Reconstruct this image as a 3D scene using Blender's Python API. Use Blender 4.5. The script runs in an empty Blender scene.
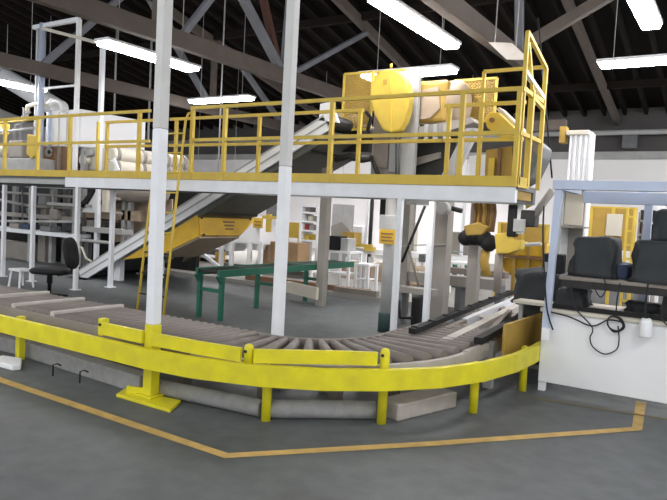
import bpy, bmesh, math, random
from mathutils import Vector, Matrix, noise
random.seed(7)
SC = bpy.context.scene
COL = SC.collection
R = math.radians
# ------------------------------------------------------------------ camera
# world axes: +X runs along the mezzanine, +Y to the back of the hall
H, F_PX, YAW, PITCH, ROLL = 1.55, 648.0, 32.5, 3.2, 3.0
CAM = Vector((0, 0, H))
_f0 = Vector((-math.sin(R(YAW)), math.cos(R(YAW)), 0)); _r0 = Vector((math.cos(R(YAW)), math.sin(R(YAW)), 0)); _z = Vector((0, 0, 1))
FW = (_f0*math.cos(R(PITCH)) - _z*math.sin(R(PITCH))).normalized()
_u = (_z*math.cos(R(PITCH)) + _f0*math.sin(R(PITCH))).normalized()
RT = _r0*math.cos(R(ROLL)) + _u*math.sin(R(ROLL))
UP = _u*math.cos(R(ROLL)) - _r0*math.sin(R(ROLL))
cd = bpy.data.cameras.new('camera'); cam = bpy.data.objects.new('camera', cd); COL.objects.link(cam)
cd.sensor_width = 36; cd.lens = 36*F_PX/667; cd.clip_end = 200
M = Matrix((RT, UP, -FW)).transposed().to_4x4(); M.translation = CAM
cam.matrix_world = M; SC.camera = cam

def P(x, y, t=None, s=None, z=None, d=None):
    """point of the hall seen at a pixel of the photograph, on the plane Y=t, X=s, Z=z or at depth d"""
    v = FW + RT*((x-333.5)/F_PX) - UP*((y-250)/F_PX)
    if t is not None: k = t/v.y
    elif s is not None: k = s/v.x
    elif z is not None: k = (z-H)/v.z
    else: k = d
    return CAM + v*k

# ------------------------------------------------------------------ materials
MATS = {}
def mat(name, col, rough=.6, metal=0., var=.12, scale=6., dirt=None, emit=None, bump=0., spec=.4, dirt_amt=.5):
    m = bpy.data.materials.new(name); m.use_nodes = True
    n, l = m.node_tree.nodes, m.node_tree.links
    b = n['Principled BSDF']; b.inputs['Roughness'].default_value = rough; b.inputs['Metallic'].default_value = metal
    b.inputs['Specular IOR Level'].default_value = spec
    tc = n.new('ShaderNodeTexCoord')
    nz = n.new('ShaderNodeTexNoise'); nz.inputs['Scale'].default_value = scale; nz.inputs['Detail'].default_value = 6
    l.new(tc.outputs['Object'], nz.inputs['Vector'])
    rp = n.new('ShaderNodeValToRGB')
    rp.color_ramp.elements[0].position = .3; rp.color_ramp.elements[1].position = .7
    d = dirt or tuple(c*(1-var*2) for c in col)
    rp.color_ramp.elements[0].color = (*[c*(1-dirt_amt)+e*dirt_amt for c, e in zip(col, d)], 1)
    rp.color_ramp.elements[1].color = (*col, 1)
    l.new(nz.outputs['Fac'], rp.inputs['Fac']); l.new(rp.outputs['Color'], b.inputs['Base Color'])
    if bump:
        bp = n.new('ShaderNodeBump'); bp.inputs['Strength'].default_value = bump; bp.inputs['Distance'].default_value = .02
        l.new(nz.outputs['Fac'], bp.inputs['Height']); l.new(bp.outputs['Normal'], b.inputs['Normal'])
    if emit:
        b.inputs['Emission Color'].default_value = (*emit[:3], 1); b.inputs['Emission Strength'].default_value = emit[3]
    MATS[name] = m
    return m
mat('white', (.80, .81, .84), .45, dirt=(.56, .56, .56), dirt_amt=.4, scale=4)
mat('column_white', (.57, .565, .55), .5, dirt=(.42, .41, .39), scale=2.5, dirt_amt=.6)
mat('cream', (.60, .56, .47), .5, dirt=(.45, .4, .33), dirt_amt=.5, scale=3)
mat('pale_blue', (.50, .56, .70), .5, dirt=(.38, .42, .52), scale=4)
mat('yellow', (.62, .44, .055), .5, dirt=(.43, .29, .05), scale=5)
mat('guard_yellow', (.74, .66, .012), .45, dirt=(.52, .44, .03), scale=7, dirt_amt=.6)
mat('orange_yellow', (.66, .40, .02), .5, dirt=(.45, .25, .03), scale=4)
mat('ochre', (.42, .27, .05), .6, dirt=(.25, .15, .035), scale=4)
mat('grey', (.40, .40, .39), .55, dirt=(.26, .25, .24), scale=4)
mat('taupe', (.30, .275, .245), .6, dirt=(.19, .17, .15), scale=3)
mat('mid_grey', (.16, .165, .17), .6, dirt=(.08, .08, .08), scale=5)
mat('dark', (.009, .009, .010), .65, spec=.25, dirt=(.02, .019, .018), scale=6)
mat('dark_steel', (.03, .029, .027), .5, dirt=(.02, .02, .02), scale=6, metal=.3)
mat('belly', (.10, .10, .085), .6, dirt=(.06, .06, .05), scale=3)
mat('roller', (.205, .175, .155), .55, dirt=(.12, .10, .085), scale=9)
mat('roller_pale', (.50, .46, .42), .6, dirt=(.33, .3, .27), scale=7)
mat('green', (.012, .12, .075), .5, dirt=(.02, .06, .045), scale=6)
mat('dark_green', (.03, .06, .055), .6)
mat('black_cloth', (.020, .023, .025), .7, dirt=(.042, .046, .048), scale=5, bump=.15)
mat('blue_cloth', (.05, .07, .12), .8, scale=5)
mat('cable', (.012, .012, .014), .6)
mat('brown', (.22, .12, .06), .7, dirt=(.14, .08, .05), scale=4)
mat('card', (.33, .21, .11), .8, dirt=(.24, .15, .08), scale=4)
mat('beige', (.40, .31, .22), .8, dirt=(.24, .18, .13), scale=3)
mat('wood_grey', (.27, .235, .205), .8, dirt=(.15, .125, .105), scale=3)
mat('truss_wood', (.115, .092, .078), .8, dirt=(.07, .056, .048), scale=3)
mat('truss_red', (.085, .035, .025), .8, scale=3)
mat('truss_grey', (.19, .195, .215), .7, dirt=(.12, .12, .135), scale=3)
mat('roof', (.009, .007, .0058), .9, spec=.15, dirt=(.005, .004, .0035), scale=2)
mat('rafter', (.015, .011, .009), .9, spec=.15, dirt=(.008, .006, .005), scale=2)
mat('concrete_block', (.30, .295, .285), .9, dirt=(.17, .165, .16), scale=14, bump=.4)
mat('pale_block', (.40, .36, .32), .85, dirt=(.25, .22, .2), scale=7, bump=.3)
mat('tape', (.60, .39, .12), .75, dirt=(.27, .19, .08), scale=9)
mat('thin_tape', (.27, .20, .07), .8, dirt=(.15, .12, .07), scale=9)
mat('wall', (.84, .815, .81), .8, dirt=(.78, .75, .74), scale=.6)
mat('wall_grey', (.085, .08, .078), .8, dirt=(.055, .05, .048), scale=1.2)
mat('bright_white', (.82, .82, .83), .5, dirt=(.72, .72, .72), scale=2)
mat('lamp', (.9, .9, .9), .5, emit=(1, .985, 1.0, 30))
mat('fill_lamp', (.9, .9, .9), .5, emit=(1, .97, .93, 7))  # glow of the fill lamps added under the deck
mat('housing', (.8, .8, .82), .4)
mat('slab', (.34, .325, .30), .85, dirt=(.25, .24, .225), scale=1.5)
mat('skin_rubber', (.05, .05, .05), .9)
mat('lime', (.55, .75, .05), .5)
mat('red', (.4, .03, .03), .5)

def floor_mat():
    m = bpy.data.materials.new('floor_concrete'); m.use_nodes = True
    n, l = m.node_tree.nodes, m.node_tree.links
    b = n['Principled BSDF']; b.inputs['Specular IOR Level'].default_value = .35
    tc = n.new('ShaderNodeTexCoord')
    n1 = n.new('ShaderNodeTexNoise'); n1.inputs['Scale'].default_value = .8; n1.inputs['Detail'].default_value = 8; n1.inputs['Roughness'].default_value = .6
    n2 = n.new('ShaderNodeTexNoise'); n2.inputs['Scale'].default_value = 7; n2.inputs['Detail'].default_value = 8
    for q in (n1, n2): l.new(tc.outputs['Object'], q.inputs['Vector'])
    r1 = n.new('ShaderNodeValToRGB'); e = r1.color_ramp.elements
    e[0].position = .35; e[0].color = (.086, .093, .095, 1); e[1].position = .66; e[1].color = (.128, .137, .139, 1)
    r2 = n.new('ShaderNodeValToRGB'); e = r2.color_ramp.elements
    e[0].position = .3; e[0].color = (.8, .8, .8, 1); e[1].position = .7; e[1].color = (1.1, 1.1, 1.1, 1)
    mx = n.new('ShaderNodeMixRGB'); mx.blend_type = 'MULTIPLY'; mx.inputs['Fac'].default_value = 1
    l.new(n1.outputs['Fac'], r1.inputs['Fac']); l.new(n2.outputs['Fac'], r2.inputs['Fac'])
    l.new(r1.outputs['Color'], mx.inputs['Color1']); l.new(r2.outputs['Color'], mx.inputs['Color2'])
    l.new(mx.outputs['Color'], b.inputs['Base Color'])
    rr = n.new('ShaderNodeMapRange'); rr.inputs['To Min'].default_value = .42; rr.inputs['To Max'].default_value = .68
    l.new(n1.outputs['Fac'], rr.inputs['Value']); l.new(rr.outputs['Result'], b.inputs['Roughness'])
    MATS['floor'] = m
floor_mat()

# ------------------------------------------------------------------ mesh helpers
class MB:
    def __init__(self): self.bm = bmesh.new()
    def _add(self, verts, faces, smooth=False):
        vs = [self.bm.verts.new(v) for v in verts]
        for f in faces:
            try:
                fc = self.bm.faces.new([vs[i] for i in f]); fc.smooth = smooth
            except ValueError: pass
        return vs
    def box(self, x0, x1, y0, y1, z0, z1, bev=0.):
        x0, x1 = sorted((x0, x1)); y0, y1 = sorted((y0, y1)); z0, z1 = sorted((z0, z1))
        vs = self._add([(x, y, z) for z in (z0, z1) for y in (y0, y1) for x in (x0, x1)],
                       [(0, 2, 3, 1), (4, 5, 7, 6), (0, 1, 5, 4), (2, 6, 7, 3), (0, 4, 6, 2), (1, 3, 7, 5)])
        if bev:
            bev = min(bev, .45*min(x1-x0, y1-y0, z1-z0))
            es = {e for v in vs for e in v.link_edges}
            bmesh.ops.bevel(self.bm, geom=list(es), offset=bev, segments=2, affect='EDGES', profile=.5)
        return self
    def bar(self, a, b, w, h=None, bev=0.):
        a, b = Vector(a), Vector(b); h = h or w
        d = (b-a).normalized()
        side = d.cross(Vector((0, 0, 1)))
        side = side.normalized() if side.length > 1e-3 else Vector((1, 0, 0))
        up = side.cross(d).normalized()
        vs = self._add([p+side*sx*w/2+up*sy*h/2 for p in (a, b) for sy in (-1, 1) for sx in (-1, 1)],
                       [(0, 2, 3, 1), (4, 5, 7, 6), (0, 1, 5, 4), (2, 6, 7, 3), (0, 4, 6, 2), (1, 3, 7, 5)])
        if bev:
            es = {e for v in vs for e in v.link_edges}
            bmesh.ops.bevel(self.bm, geom=list(es), offset=bev, segments=2, affect='EDGES', profile=.5)
        return self
    def tube(self, pts, r, n=10, caps=True):
        pts = [Vector(p) for p in pts]; rs = r if isinstance(r, (list, tuple)) else [r]*len(pts)
        rings = []; prev = None
        for i, p in enumerate(pts):
            d = (pts[min(i+1, len(pts)-1)]-pts[max(i-1, 0)]).normalized()
            if prev is None:
                a = d.cross(Vector((0, 0, 1)))
                a = a.normalized() if a.length > 1e-3 else Vector((1, 0, 0))
            else:
                a = (prev-d*prev.dot(d)).normalized()
            prev = a; b = d.cross(a)
            rings.append([self.bm.verts.new(p+(a*math.cos(k*2*math.pi/n)+b*math.sin(k*2*math.pi/n))*rs[i]) for k in range(n)])
        for q, w in zip(rings, rings[1:]):
            for k in range(n):
                self.bm.faces.new((q[k], q[(k+1) % n], w[(k+1) % n], w[k])).smooth = True
        if caps:
            self.bm.faces.new(rings[0][::-1]); self.bm.faces.new(rings[-1])
        return self
    def lathe(self, c, prof, n=20, axis='z'):
        rings = []
        for r, h in prof:
            ring = []
            for k in range(n):
                a = k*2*math.pi/n
                q = {'z': (r*math.cos(a), r*math.sin(a), h), 'y': (r*math.cos(a), h, r*math.sin(a)), 'x': (h, r*math.cos(a), r*math.sin(a))}[axis]
                ring.append(self.bm.verts.new(Vector(c)+Vector(q)))
            rings.append(ring)
        for q, w in zip(rings, rings[1:]):
            for k in range(n): self.bm.faces.new((q[k], q[(k+1) % n], w[(k+1) % n], w[k])).smooth = True
        self.bm.faces.new(rings[0][::-1]); self.bm.faces.new(rings[-1])
        return self
    def prism(self, pts, vec, bev=0.):
        pts = [Vector(p) for p in pts]; vec = Vector(vec); n = len(pts)
        vs = self._add(pts+[p+vec for p in pts], [tuple(range(n)), tuple(range(2*n-1, n-1, -1))]+[(i, n+i, n+(i+1) % n, (i+1) % n) for i in range(n)])
        if bev:
            es = {e for v in vs for e in v.link_edges}
            bmesh.ops.bevel(self.bm, geom=list(es), offset=bev, segments=2, affect='EDGES', profile=.5)
        return self
    def loft(self, path, prof, closed=False):
        """sweep a vertical profile [(offset outward, z)] along a plan path of (point, outward normal)"""
        rings = [[self.bm.verts.new(Vector((p[0]+nm[0]*o, p[1]+nm[1]*o, z))) for o, z in prof] for p, nm in path]
        k = len(prof)
        for q, w in zip(rings, rings[1:]):
            for i in range(k): self.bm.faces.new((q[i], q[(i+1) % k], w[(i+1) % k], w[i]))
        self.bm.faces.new(rings[0]); self.bm.faces.new(rings[-1][::-1])
        return self
    # ---- pixel-measured shapes, each at its own real distance
    def pbox(self, x0, y0, x1, y1, t, dep, z0=None, z1=None, bev=0.):
        ym = (y0+y1)/2; xm = (x0+x1)/2
        a, b = P(x0, ym, t=t).x, P(x1, ym, t=t).x
        return self.box(a, b, t, t+dep, P(xm, y1, t=t).z if z0 is None else z0, P(xm, y0, t=t).z if z1 is None else z1, bev)
    def pbar(self, a, b, t, w, h=None, t2=None):
        return self.bar(P(*a, t=t), P(*b, t=t if t2 is None else t2), w, h)
    def ptube(self, pts, t, r, n=8): return self.tube([P(*p, t=t) for p in pts], r, n)
    def pprism(self, pts, t, dep, bev=0.): return self.prism([P(*p, t=t) for p in pts], (0, dep, 0), bev)
    def build(self, name, m, parent=None):
        bmesh.ops.recalc_face_normals(self.bm, faces=self.bm.faces[:])
        vs = [v.co for v in self.bm.verts]
        if parent is None:
            o0 = Vector(((min(v.x for v in vs)+max(v.x for v in vs))/2, (min(v.y for v in vs)+max(v.y for v in vs))/2, min(v.z for v in vs)))
        else:
            o0 = WORLD[parent.name]
        off = o0
        for v in self.bm.verts: v.co -= off
        me = bpy.data.meshes.new(name); self.bm.to_mesh(me); self.bm.free()
        me.materials.append(MATS[m] if isinstance(m, str) else m)
        o = bpy.data.objects.new(name, me); COL.objects.link(o)
        if parent is None: o.location = o0
        else: o.parent = parent
        WORLD[o.name] = o0
        return o
WORLD = {}
def thing(name, label, cat, loc, group=None):
    o = bpy.data.objects.new(name, None); COL.objects.link(o); o.location = loc; o.empty_display_size = .2
    WORLD[o.name] = Vector(loc); o['label'] = label; o['category'] = cat
    if group: o['group'] = group
    return o
def tag(o, label, cat, group=None, kind=None):
    o['label'] = label; o['category'] = cat
    if group: o['group'] = group
    if kind: o['kind'] = kind
    return o
def struct(o): o['kind'] = 'structure'; return o
def dup(root, loc, label=None):
    r = root.copy(); COL.objects.link(r); r.location = loc; WORLD[r.name] = Vector(loc)
    if label: r['label'] = label
    for ch in list(root.children):
        c = ch.copy(); COL.objects.link(c); c.parent = r
        for g in ch.children:
            e = g.copy(); COL.objects.link(e); e.parent = c
    return r
def child_copy(o, dloc, rotz=None):
    c = o.copy(); COL.objects.link(c); c.parent = o.parent; c.location = dloc
    if rotz is not None: c.rotation_euler = (0, 0, rotz)
    return c

# ================================================================== THE HALL
BACK = 22.0
def roof_z(t): return 5.3+(BACK-t)*.22
fl = MB().box(-32, 8, -6, BACK, -.1, 0).build('floor', 'floor'); struct(fl)
w = MB().box(-32, 8, BACK, BACK+.2, 0, 3.95).build('wall_back', 'wall'); struct(w)
w2 = MB().box(-32, 8, BACK, BACK+.2, 3.95, 5.6).build('wall_back_upper', 'wall_grey'); struct(w2)
w3 = MB().box(-32.2, -32, -6, BACK+.2, 0, 12).build('wall_left', 'wall'); struct(w3)
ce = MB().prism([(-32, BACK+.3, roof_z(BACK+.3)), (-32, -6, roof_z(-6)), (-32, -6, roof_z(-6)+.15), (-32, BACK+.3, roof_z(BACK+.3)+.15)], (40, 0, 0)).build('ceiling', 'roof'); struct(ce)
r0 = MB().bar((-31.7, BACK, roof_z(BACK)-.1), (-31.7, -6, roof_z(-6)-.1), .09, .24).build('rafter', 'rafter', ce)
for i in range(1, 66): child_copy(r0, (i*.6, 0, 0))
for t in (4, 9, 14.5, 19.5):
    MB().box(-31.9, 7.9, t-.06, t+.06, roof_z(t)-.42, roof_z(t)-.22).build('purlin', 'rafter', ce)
sl = MB().box(-32, -3.4, 10.2, BACK, 0, .09).build('floor_slab', 'slab'); struct(sl)
tr = MB().box(-32, 8, BACK-.12, BACK, 3.72, 3.95).build('trim_1', 'grey'); struct(tr)
o = MB().tube([(-32, 21.6, 4.5), (8, 21.6, 4.5)], .08, 10).build('wall_pipe', 'grey')
tag(o, 'long grey pipe running along the back wall below the dark roof', 'pipe')
o = MB().pbox(622, 129, 637, 148, 21.7, .3, bev=.02).build('junction_box', 'mid_grey'); tag(o, 'grey junction box high on the back wall above the booth', 'box')

# trusses -----------------------------------------------------------
def truss(s, label, webs, zc=4.5, chord='truss_wood', te=BACK-.1):
    r = thing('roof_truss', label, 'truss', (s, 10, zc))
    MB().bar((s, -1, zc), (s, te, zc), .16, .30).build('bottom_chord', chord, r)
    MB().bar((s, -1, roof_z(-1)-.42), (s, BACK-.1, roof_z(BACK)-.42), .14, .24).build('top_chord', 'truss_wood', r)
    for (t0, t1, m, wd) in webs:
        MB().bar((s, t0, zc+.1), (s, t1, roof_z(t1)-.45), wd, wd).build('strut', m, r)
    return r
tA = P(283, 80, s=-8.8).y; tN = P(182, 42, s=-8.8).y
truss(-8.8, 'long roof truss behind the left white column with grey and red struts',
      [(tA, tA+.15, 'truss_grey', .12), (tA-.1, tN-1.2, 'truss_grey', .15), (tA-.15, tA-1.6, 'truss_red', .13), (tN, tN+2.2, 'truss_grey', .11), (tA+.3, tA+3.6, 'truss_grey', .11), (tN-.3, tN-2.6, 'truss_grey', .12), (tN-.6, tN-.6, 'truss_wood', .12)])
tB = P(500, 60, s=-3.7).y
truss(-3.7, 'roof truss crossing above the yellow pulley machine and its lamp',
      [(tB+1.0, tB+.4, 'truss_grey', .13), (tB-4, tB-1, 'truss_grey', .12)], te=tB+1.2)
o = MB().bar(P(527, 44, t=10.2), P(625, -14, t=10.2), .13, .16).build('roof_brace', 'truss_wood'); tag(o, 'dark timber brace slanting up to the right behind the walkway gate', 'brace')
truss(-13.9, 'farthest left roof truss behind the white pipe gantry',
      [(9, 11.5, 'truss_grey', .14), (14.5, 12, 'truss_grey', .14), (14.6, 14.6, 'truss_wood', .14), (18, 15.5, 'truss_grey', .14)])

# lamps -------------------------------------------------------------
def lamp(a, b, label, wd=.24, tilt=0):
    a, b = Vector(a), Vector(b); m = (a+b)/2
    r = thing('fluorescent_lamp', label, 'ceiling lamp', m)
    d = (b-a).normalized(); sd = d.cross(_z).normalized()
    MB().bar(a-d*.03+_z*.05, b+d*.03+_z*.05, wd*1.1, .05).build('housing', 'housing', r)
    MB().bar(a, b, wd, .09, .03).build('diffuser', 'lamp', r)
    for q in (.15, .85):
        p = a.lerp(b, q)
        MB().tube([p+_z*.06, Vector((p.x, p.y, roof_z(p.y)-.2))], .008, 6).build('hanger', 'grey', r)
    return r
def lpx(a, b, z, label, wd=.24):
    return lamp(P(*a, z=z), P(*b, z=z), label, wd)
LZ = 4.3
def lv(a, b, label, wd=.24, z=LZ):
    p, q = P(*a, z=z), P(*b, z=z); s = (p.x+q.x)/2
    return lamp((s, p.y, z), (s, q.y, z), label, wd)
def lu(a, b, label, wd=.24, z=LZ):
    p, q = P(*a, z=z), P(*b, z=z); t = (p.y+q.y)/2
    return lamp((p.x, t, z), (q.x, t, z), label, wd)
lv((106, 42), (190, 70), 'fluorescent lamp passing behind the left white column, above the white tank', .34)
lv((-40, 70), (32, 92), 'fluorescent lamp cut off by the left photo edge', .36)
lu((188, 101), (255, 99), 'fluorescent lamp between the two white columns above the railing', .30, 4.45)
lv((378, -3), (450, 47), 'large fluorescent lamp hanging above the yellow pulley cover', .25)
lu((362, 76), (456, 71), 'fluorescent lamp hidden behind the yellow pulley cover and drum', .34, 4.3)
lu((598, 63), (692, 61), 'fluorescent lamp above the back wall at the right edge', .28)
lv((625, -38), (649, 27), 'short bright fluorescent lamp at the top right corner', .24)
# further lamps of the hall, along the rows and behind the camera; back-wall pair added for brightness
for s_, t_, where in ((1.5, 9.5, 'over the far right of the hall'), (1.8, 2.2, 'over the aisle right of the camera'), (-7.5, 0.6, 'over the aisle left of the camera'), (3.8, 13.5, 'in the far right corner of the hall'), (-20.5, 8.5, 'far left of the press frame'), (-12, 2.5, 'over the aisle by the left conveyor end'), (0.2, 18.5, 'added to brighten the back wall right of the white column'), (3.5, 18.5, 'added to brighten the back wall in the far right corner'), (0.2, 14.0, 'behind the booth, right of the white pillar')):
    lamp((s_, t_-1.2, LZ), (s_, t_+1.2, LZ), 'fluorescent lamp '+where, .26)
for px, t_, where in ((215, 16.5, 'behind the inclined conveyor trough'), (300, 17.5, 'beyond the white shelving rack'), (365, 18.0, 'beyond the white machine cabinet'), (440, 18.5, 'beyond the back conveyor')):  # unseen fill lamps added behind the deck to brighten the back wall
    q = P(px, 186, t=t_); lamp((q.x-1.2, t_, q.z), (q.x+1.2, t_, q.z), 'added fill lamp hung at walkway height '+where, .26)

# ================================================================== ROLLER CONVEYOR
CX, CY, RO, RI, ZR = -3.6, 5.3, 1.60, .80, .47     # bend centre, outer and inner radius, roller top
rr = .038
cv = thing('roller_conveyor', 'straight stretch of grey roller conveyor along the left guard rail', 'conveyor', (-8, 4.03, 0), 'roller conveyor line')
for y0, y1 in ((CY-RO-.04, CY-RO), (CY-RI, CY-RI+.04)):
    MB().box(-12.6, CX, y0, y1, .30, ZR-.02).build('side_channel', 'wood_grey', cv)
x0 = -12.55
rl = MB().tube([(x0, CY-RO+.01, ZR-rr), (x0, CY-RI-.01, ZR-rr)], rr, 10).build('roller', 'roller', cv)
for i in range(1, 90): child_copy(rl, (i*.1, 0, 0))
for (x, y) in ((31, 294), (62, 301), (104, 308)):
    sx = P(x, y, z=ZR).x
    MB().box(sx-.03, sx+.03, CY-RO, CY-RI+.02, ZR-.03, ZR+.022, .01).build('cross_bar', 'roller_pale', cv)
for k, sx in enumerate((-11.8, -10.4, -9.0, -7.6, -6.2, -5.0, -4.05)):
    for y in (CY-RO+.35, CY-RI-.06):
        MB().box(sx-.045, sx+.045, y-.04, y+.04, 0, .31).build('leg', 'wood_grey', cv)
cb = thing('roller_conveyor', 'curved bend of grey roller conveyor inside the yellow guard rail', 'conveyor', (CX, CY, 0), 'roller conveyor line')
def arc(r, a0, a1, n=18): return [((CX+r*math.cos(R(a0+(a1-a0)*i/n)), CY+r*math.sin(R(a0+(a1-a0)*i/n))), (math.cos(R(a0+(a1-a0)*i/n)), math.sin(R(a0+(a1-a0)*i/n)))) for i in range(n+1)]
MB().loft(arc(RO, -90, 0), [(0, .30), (.05, .30), (.05, ZR-.05), (0, ZR-.05)]).build('side_channel', 'roller_pale', cb)
MB().loft(arc(RI, -90, 0), [(-.04, .30), (0, .30), (0, ZR-.02), (-.04, ZR-.02)]).build('side_channel', 'wood_grey', cb)
rl = MB().tube([(CX, CY-RO+.01, ZR-.05), (CX, CY-RI-.01, ZR-.05)], [.055, .034], 12).build('roller', 'roller', cb)
rl.rotation_euler = (0, 0, R(4))
for i in range(1, 12): child_copy(rl, (0, 0, 0), R(4+i*7.45))
for a in (-72, -45, -20):
    for r in (RO-.36, RI+.06):
        x, y = CX+r*math.cos(R(a)), CY+r*math.sin(R(a))
        MB().box(x-.045, x+.045, y-.045, y+.045, 0, .31).build('leg', 'wood_grey', cb)
# last stretch running to the back on the right
ce2 = thing('roller_conveyor', 'short stretch of wide rollers between the bend and the chain transfer', 'conveyor', (CX+1.27, 5.8, 0), 'roller conveyor line')
XA, XB = CX+RI, CX+RO
MB().box(XB, XB+.05, CY, 6.45, .30, ZR-.04).build('side_channel', 'roller_pale', ce2)
MB().box(XA-.04, XA, CY, 6.45, .30, ZR-.02).build('side_channel', 'wood_grey', ce2)
for i in range(9):
    y = CY+.07+i*.125
    MB().tube([(XA+.01, y, ZR-.045), (XB-.01, y, ZR-.045)], .045, 12).build('roller', 'roller', ce2)
for y in (CY+.3, 6.3):
    for x in (XA+.05, XB-.3): MB().box(x-.04, x+.04, y-.04, y+.04, 0, .31).build('leg', 'wood_grey', ce2)
# chain transfer behind it
ct = thing('chain_transfer', 'chain transfer frame with two black rails behind the last wide rollers', 'conveyor', (CX+1.27, 7.6, 0))
p0, p1 = P(412, 331, z=.50), P(512, 292, z=.58)
MB().bar(p0, p1, .07, .05).build('chain_rail', 'dark', ct)
q0, q1 = p0+Vector((.09, 0, -.10)), p1+Vector((.09, 0, -.10))
MB().bar(q0.lerp(q1, .35), q1, .06, .11).build('support_beam', 'white', ct)
MB().bar(q0, q0.lerp(q1, .349), .06, .09).build('support_beam', 'wood_grey', ct)
e0, e1 = P(478, 341, z=.50), P(532, 311, z=.55)
MB().bar(e0, e1, .075, .06).build('chain_rail', 'dark', ct)
for i in range(26):
    k = (i+.5)/26; p = p0.lerp(p1, k)
    if i % 3 == 0: MB().box(p.x-.03, p.x+.03, p.y-.025, p.y+.025, p.z+.025, p.z+.04, .004).build('chain_block', 'dark_steel', ct)
for k, mm in ((.12, 'roller_pale'), (.34, 'wood_grey'), (.55, 'roller_pale'), (.8, 'wood_grey')):
    a = p0.lerp(p1, k); b = e0.lerp(e1, k)
    MB().bar(a+Vector((0, 0, -.12)), b+Vector((0, 0, -.1)), .1, .07).build('cross_beam', mm, ct)
m0, m1 = p0.lerp(e0, .5), p1.lerp(e1, .55)
MB().bar(m0-Vector((0, 0, .08)), m1-Vector((0, 0, .05)), .09, .08).build('middle_beam', 'roller_pale', ct)
MB().bar(m0+Vector((.25, .3, -.05)), m1+Vector((.1, -.8, -.04)), .05, .06).build('middle_beam', 'wood_grey', ct)
for p in (p0.lerp(p1, .1), p0.lerp(p1, .6), p1, e0.lerp(e1, .2), e1):
    MB().box(p.x-.04, p.x+.04, p.y-.04, p.y+.04, 0, p.z-.06).build('leg', 'grey', ct)
# ochre side guard at the outer end
ga_, gb_ = P(503, 324, s=-1.80), P(546, 311, s=-1.78)
og = MB().prism([(-1.80, ga_.y, ga_.z), (-1.78, gb_.y, gb_.z), (-1.78, gb_.y, .2), (-1.80, ga_.y, .2)], (.03, .0, 0), .008).build('side_guard', 'ochre')
tag(og, 'ochre metal side guard between the conveyor end and the booth', 'guard')
# black tarp bundled next to it is built with the booth

# ================================================================== GUARD RAIL
_g = [P(x, y, z=0) for x, y in ((264, 421), (380, 424), (472, 413), (521.5, 391))]
pts = [(-12.6, 3.46), (-6.04, 3.46), (-4.9, 3.46), (-3.85, 3.45), (-3.4, 3.50), (_g[0].x+.02, _g[0].y-.05), ((_g[0].x+_g[1].x)/2+.05, (_g[0].y+_g[1].y)/2-.09), (_g[1].x+.04, _g[1].y-.05), ((_g[1].x+_g[2].x)/2+.09, (_g[1].y+_g[2].y)/2-.06), (_g[2].x+.05, _g[2].y-.01), ((_g[2].x+_g[3].x)/2+.09, (_g[2].y+_g[3].y)/2), (_g[3].x+.06, _g[3].y), (_g[3].x+.05, _g[3].y+.3)]
def path(ps):
    out = []
    for i, p in enumerate(ps):
        a, b = ps[max(i-1, 0)], ps[min(i+1, len(ps)-1)]
        d = Vector((b[0]-a[0], b[1]-a[1])).normalized(); out.append((p, (d.y, -d.x)))
    return out
gr = thing('guard_rail', 'bright yellow guard rail curving round the front of the roller conveyor', 'guard rail', (-3, 3.8, 0))
PT = path(pts)
MB().loft(PT, [(0, .28), (.05, .28), (.05, .435), (0, .435)]).build('lower_board', 'guard_yellow', gr)
def sub(s0, s1):   # pieces of the path between two x values (first branch)
    return [q for q in pts if s0 <= q[0] <= s1 and q[1] < 4.0]
u0, u1 = P(103, 344, t=3.53), P(248, 360, t=3.62)
cx_ = P(150.5, 400, t=3.56).x
for seg in ([(u0.x+.035, 3.52), (cx_-.05, 3.52)], [(cx_+.05, 3.52), (-3.4, 3.55), (u1.x-.04, u1.y-.02)], [(u1.x+.04, u1.y+.01), (_g[1].x-.22, _g[1].y-.16), (_g[1].x-.04, _g[1].y-.03)]):
    MB().loft(path(seg), [(0, .445), (.03, .445), (.03, .545), (0, .545)]).build('upper_board', 'guard_yellow', gr)
def upright(x, y, z0, z1, rnd=False, w=.065):
    b = MB()
    if rnd: b.lathe((x, y, 0), [(w*.55, z0), (w*.55, z1-.03), (w*.45, z1-.01), (w*.2, z1)], 14)
    else: b.box(x-w/2, x+w/2, y-w/2, y+w/2, z0, z1, .006)
    return b.build('post', 'guard_yellow', gr)
for (x, y), z0, z1, rd in (((18, 360), 0, .42, 0), ((264, 421), 0, .42, 1), ((380, 424), 0, .57, 1), ((472, 413), 0, .42, 1), ((521.5, 391), 0, .42, 1)):
    q = P(x, y, z=0); upright(q.x, q.y+.02, z0, z1, rd)
for (x, y), rd in (((103, 344), 0), ((248, 370), 1)):
    q = P(x, y, t=3.53 if x < 200 else 3.62); upright(q.x, q.y, .43, .575, rd)
for c_ in [o_ for o_ in gr.children if o_.name.startswith('post')][2:7]:
    vs_ = [v.co for v in c_.data.vertices]; top_ = max(v.z for v in vs_)
    cx2 = sum(v.x for v in vs_)/len(vs_)+gr.location.x; cy2 = sum(v.y for v in vs_)/len(vs_)+gr.location.y
    if top_ > .5: MB().lathe((cx2, cy2, top_-.05), [(.012, -.045), (.012, .045)], 8, 'y').build('bolt', 'dark_steel', c_)
for (x, y), lb in (((404, 417), 'left'), ((430, 413), 'right')):
    q = P(x, y, z=0)
    tag(MB().lathe((q.x, q.y, 0), [(.012, 0), (.012, .03), (.006, .03), (.006, .09)], 8).build('anchor_bolt', 'white'), lb+' upright pale anchor bolt in the floor before the pale chipped kerb beam', 'bolt')
bp = thing('base_plate', 'yellow floor plate with raised edge at the foot of the left white column', 'base plate', (-3.96, 3.4, 0))
b = MB(); pp = [P(x, y, z=0) for x, y in ((116, 397), (125, 391), (181, 403), (170, 413))]
b.prism(pp, (0, 0, .025), .005).build('plate', 'guard_yellow', bp)
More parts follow.
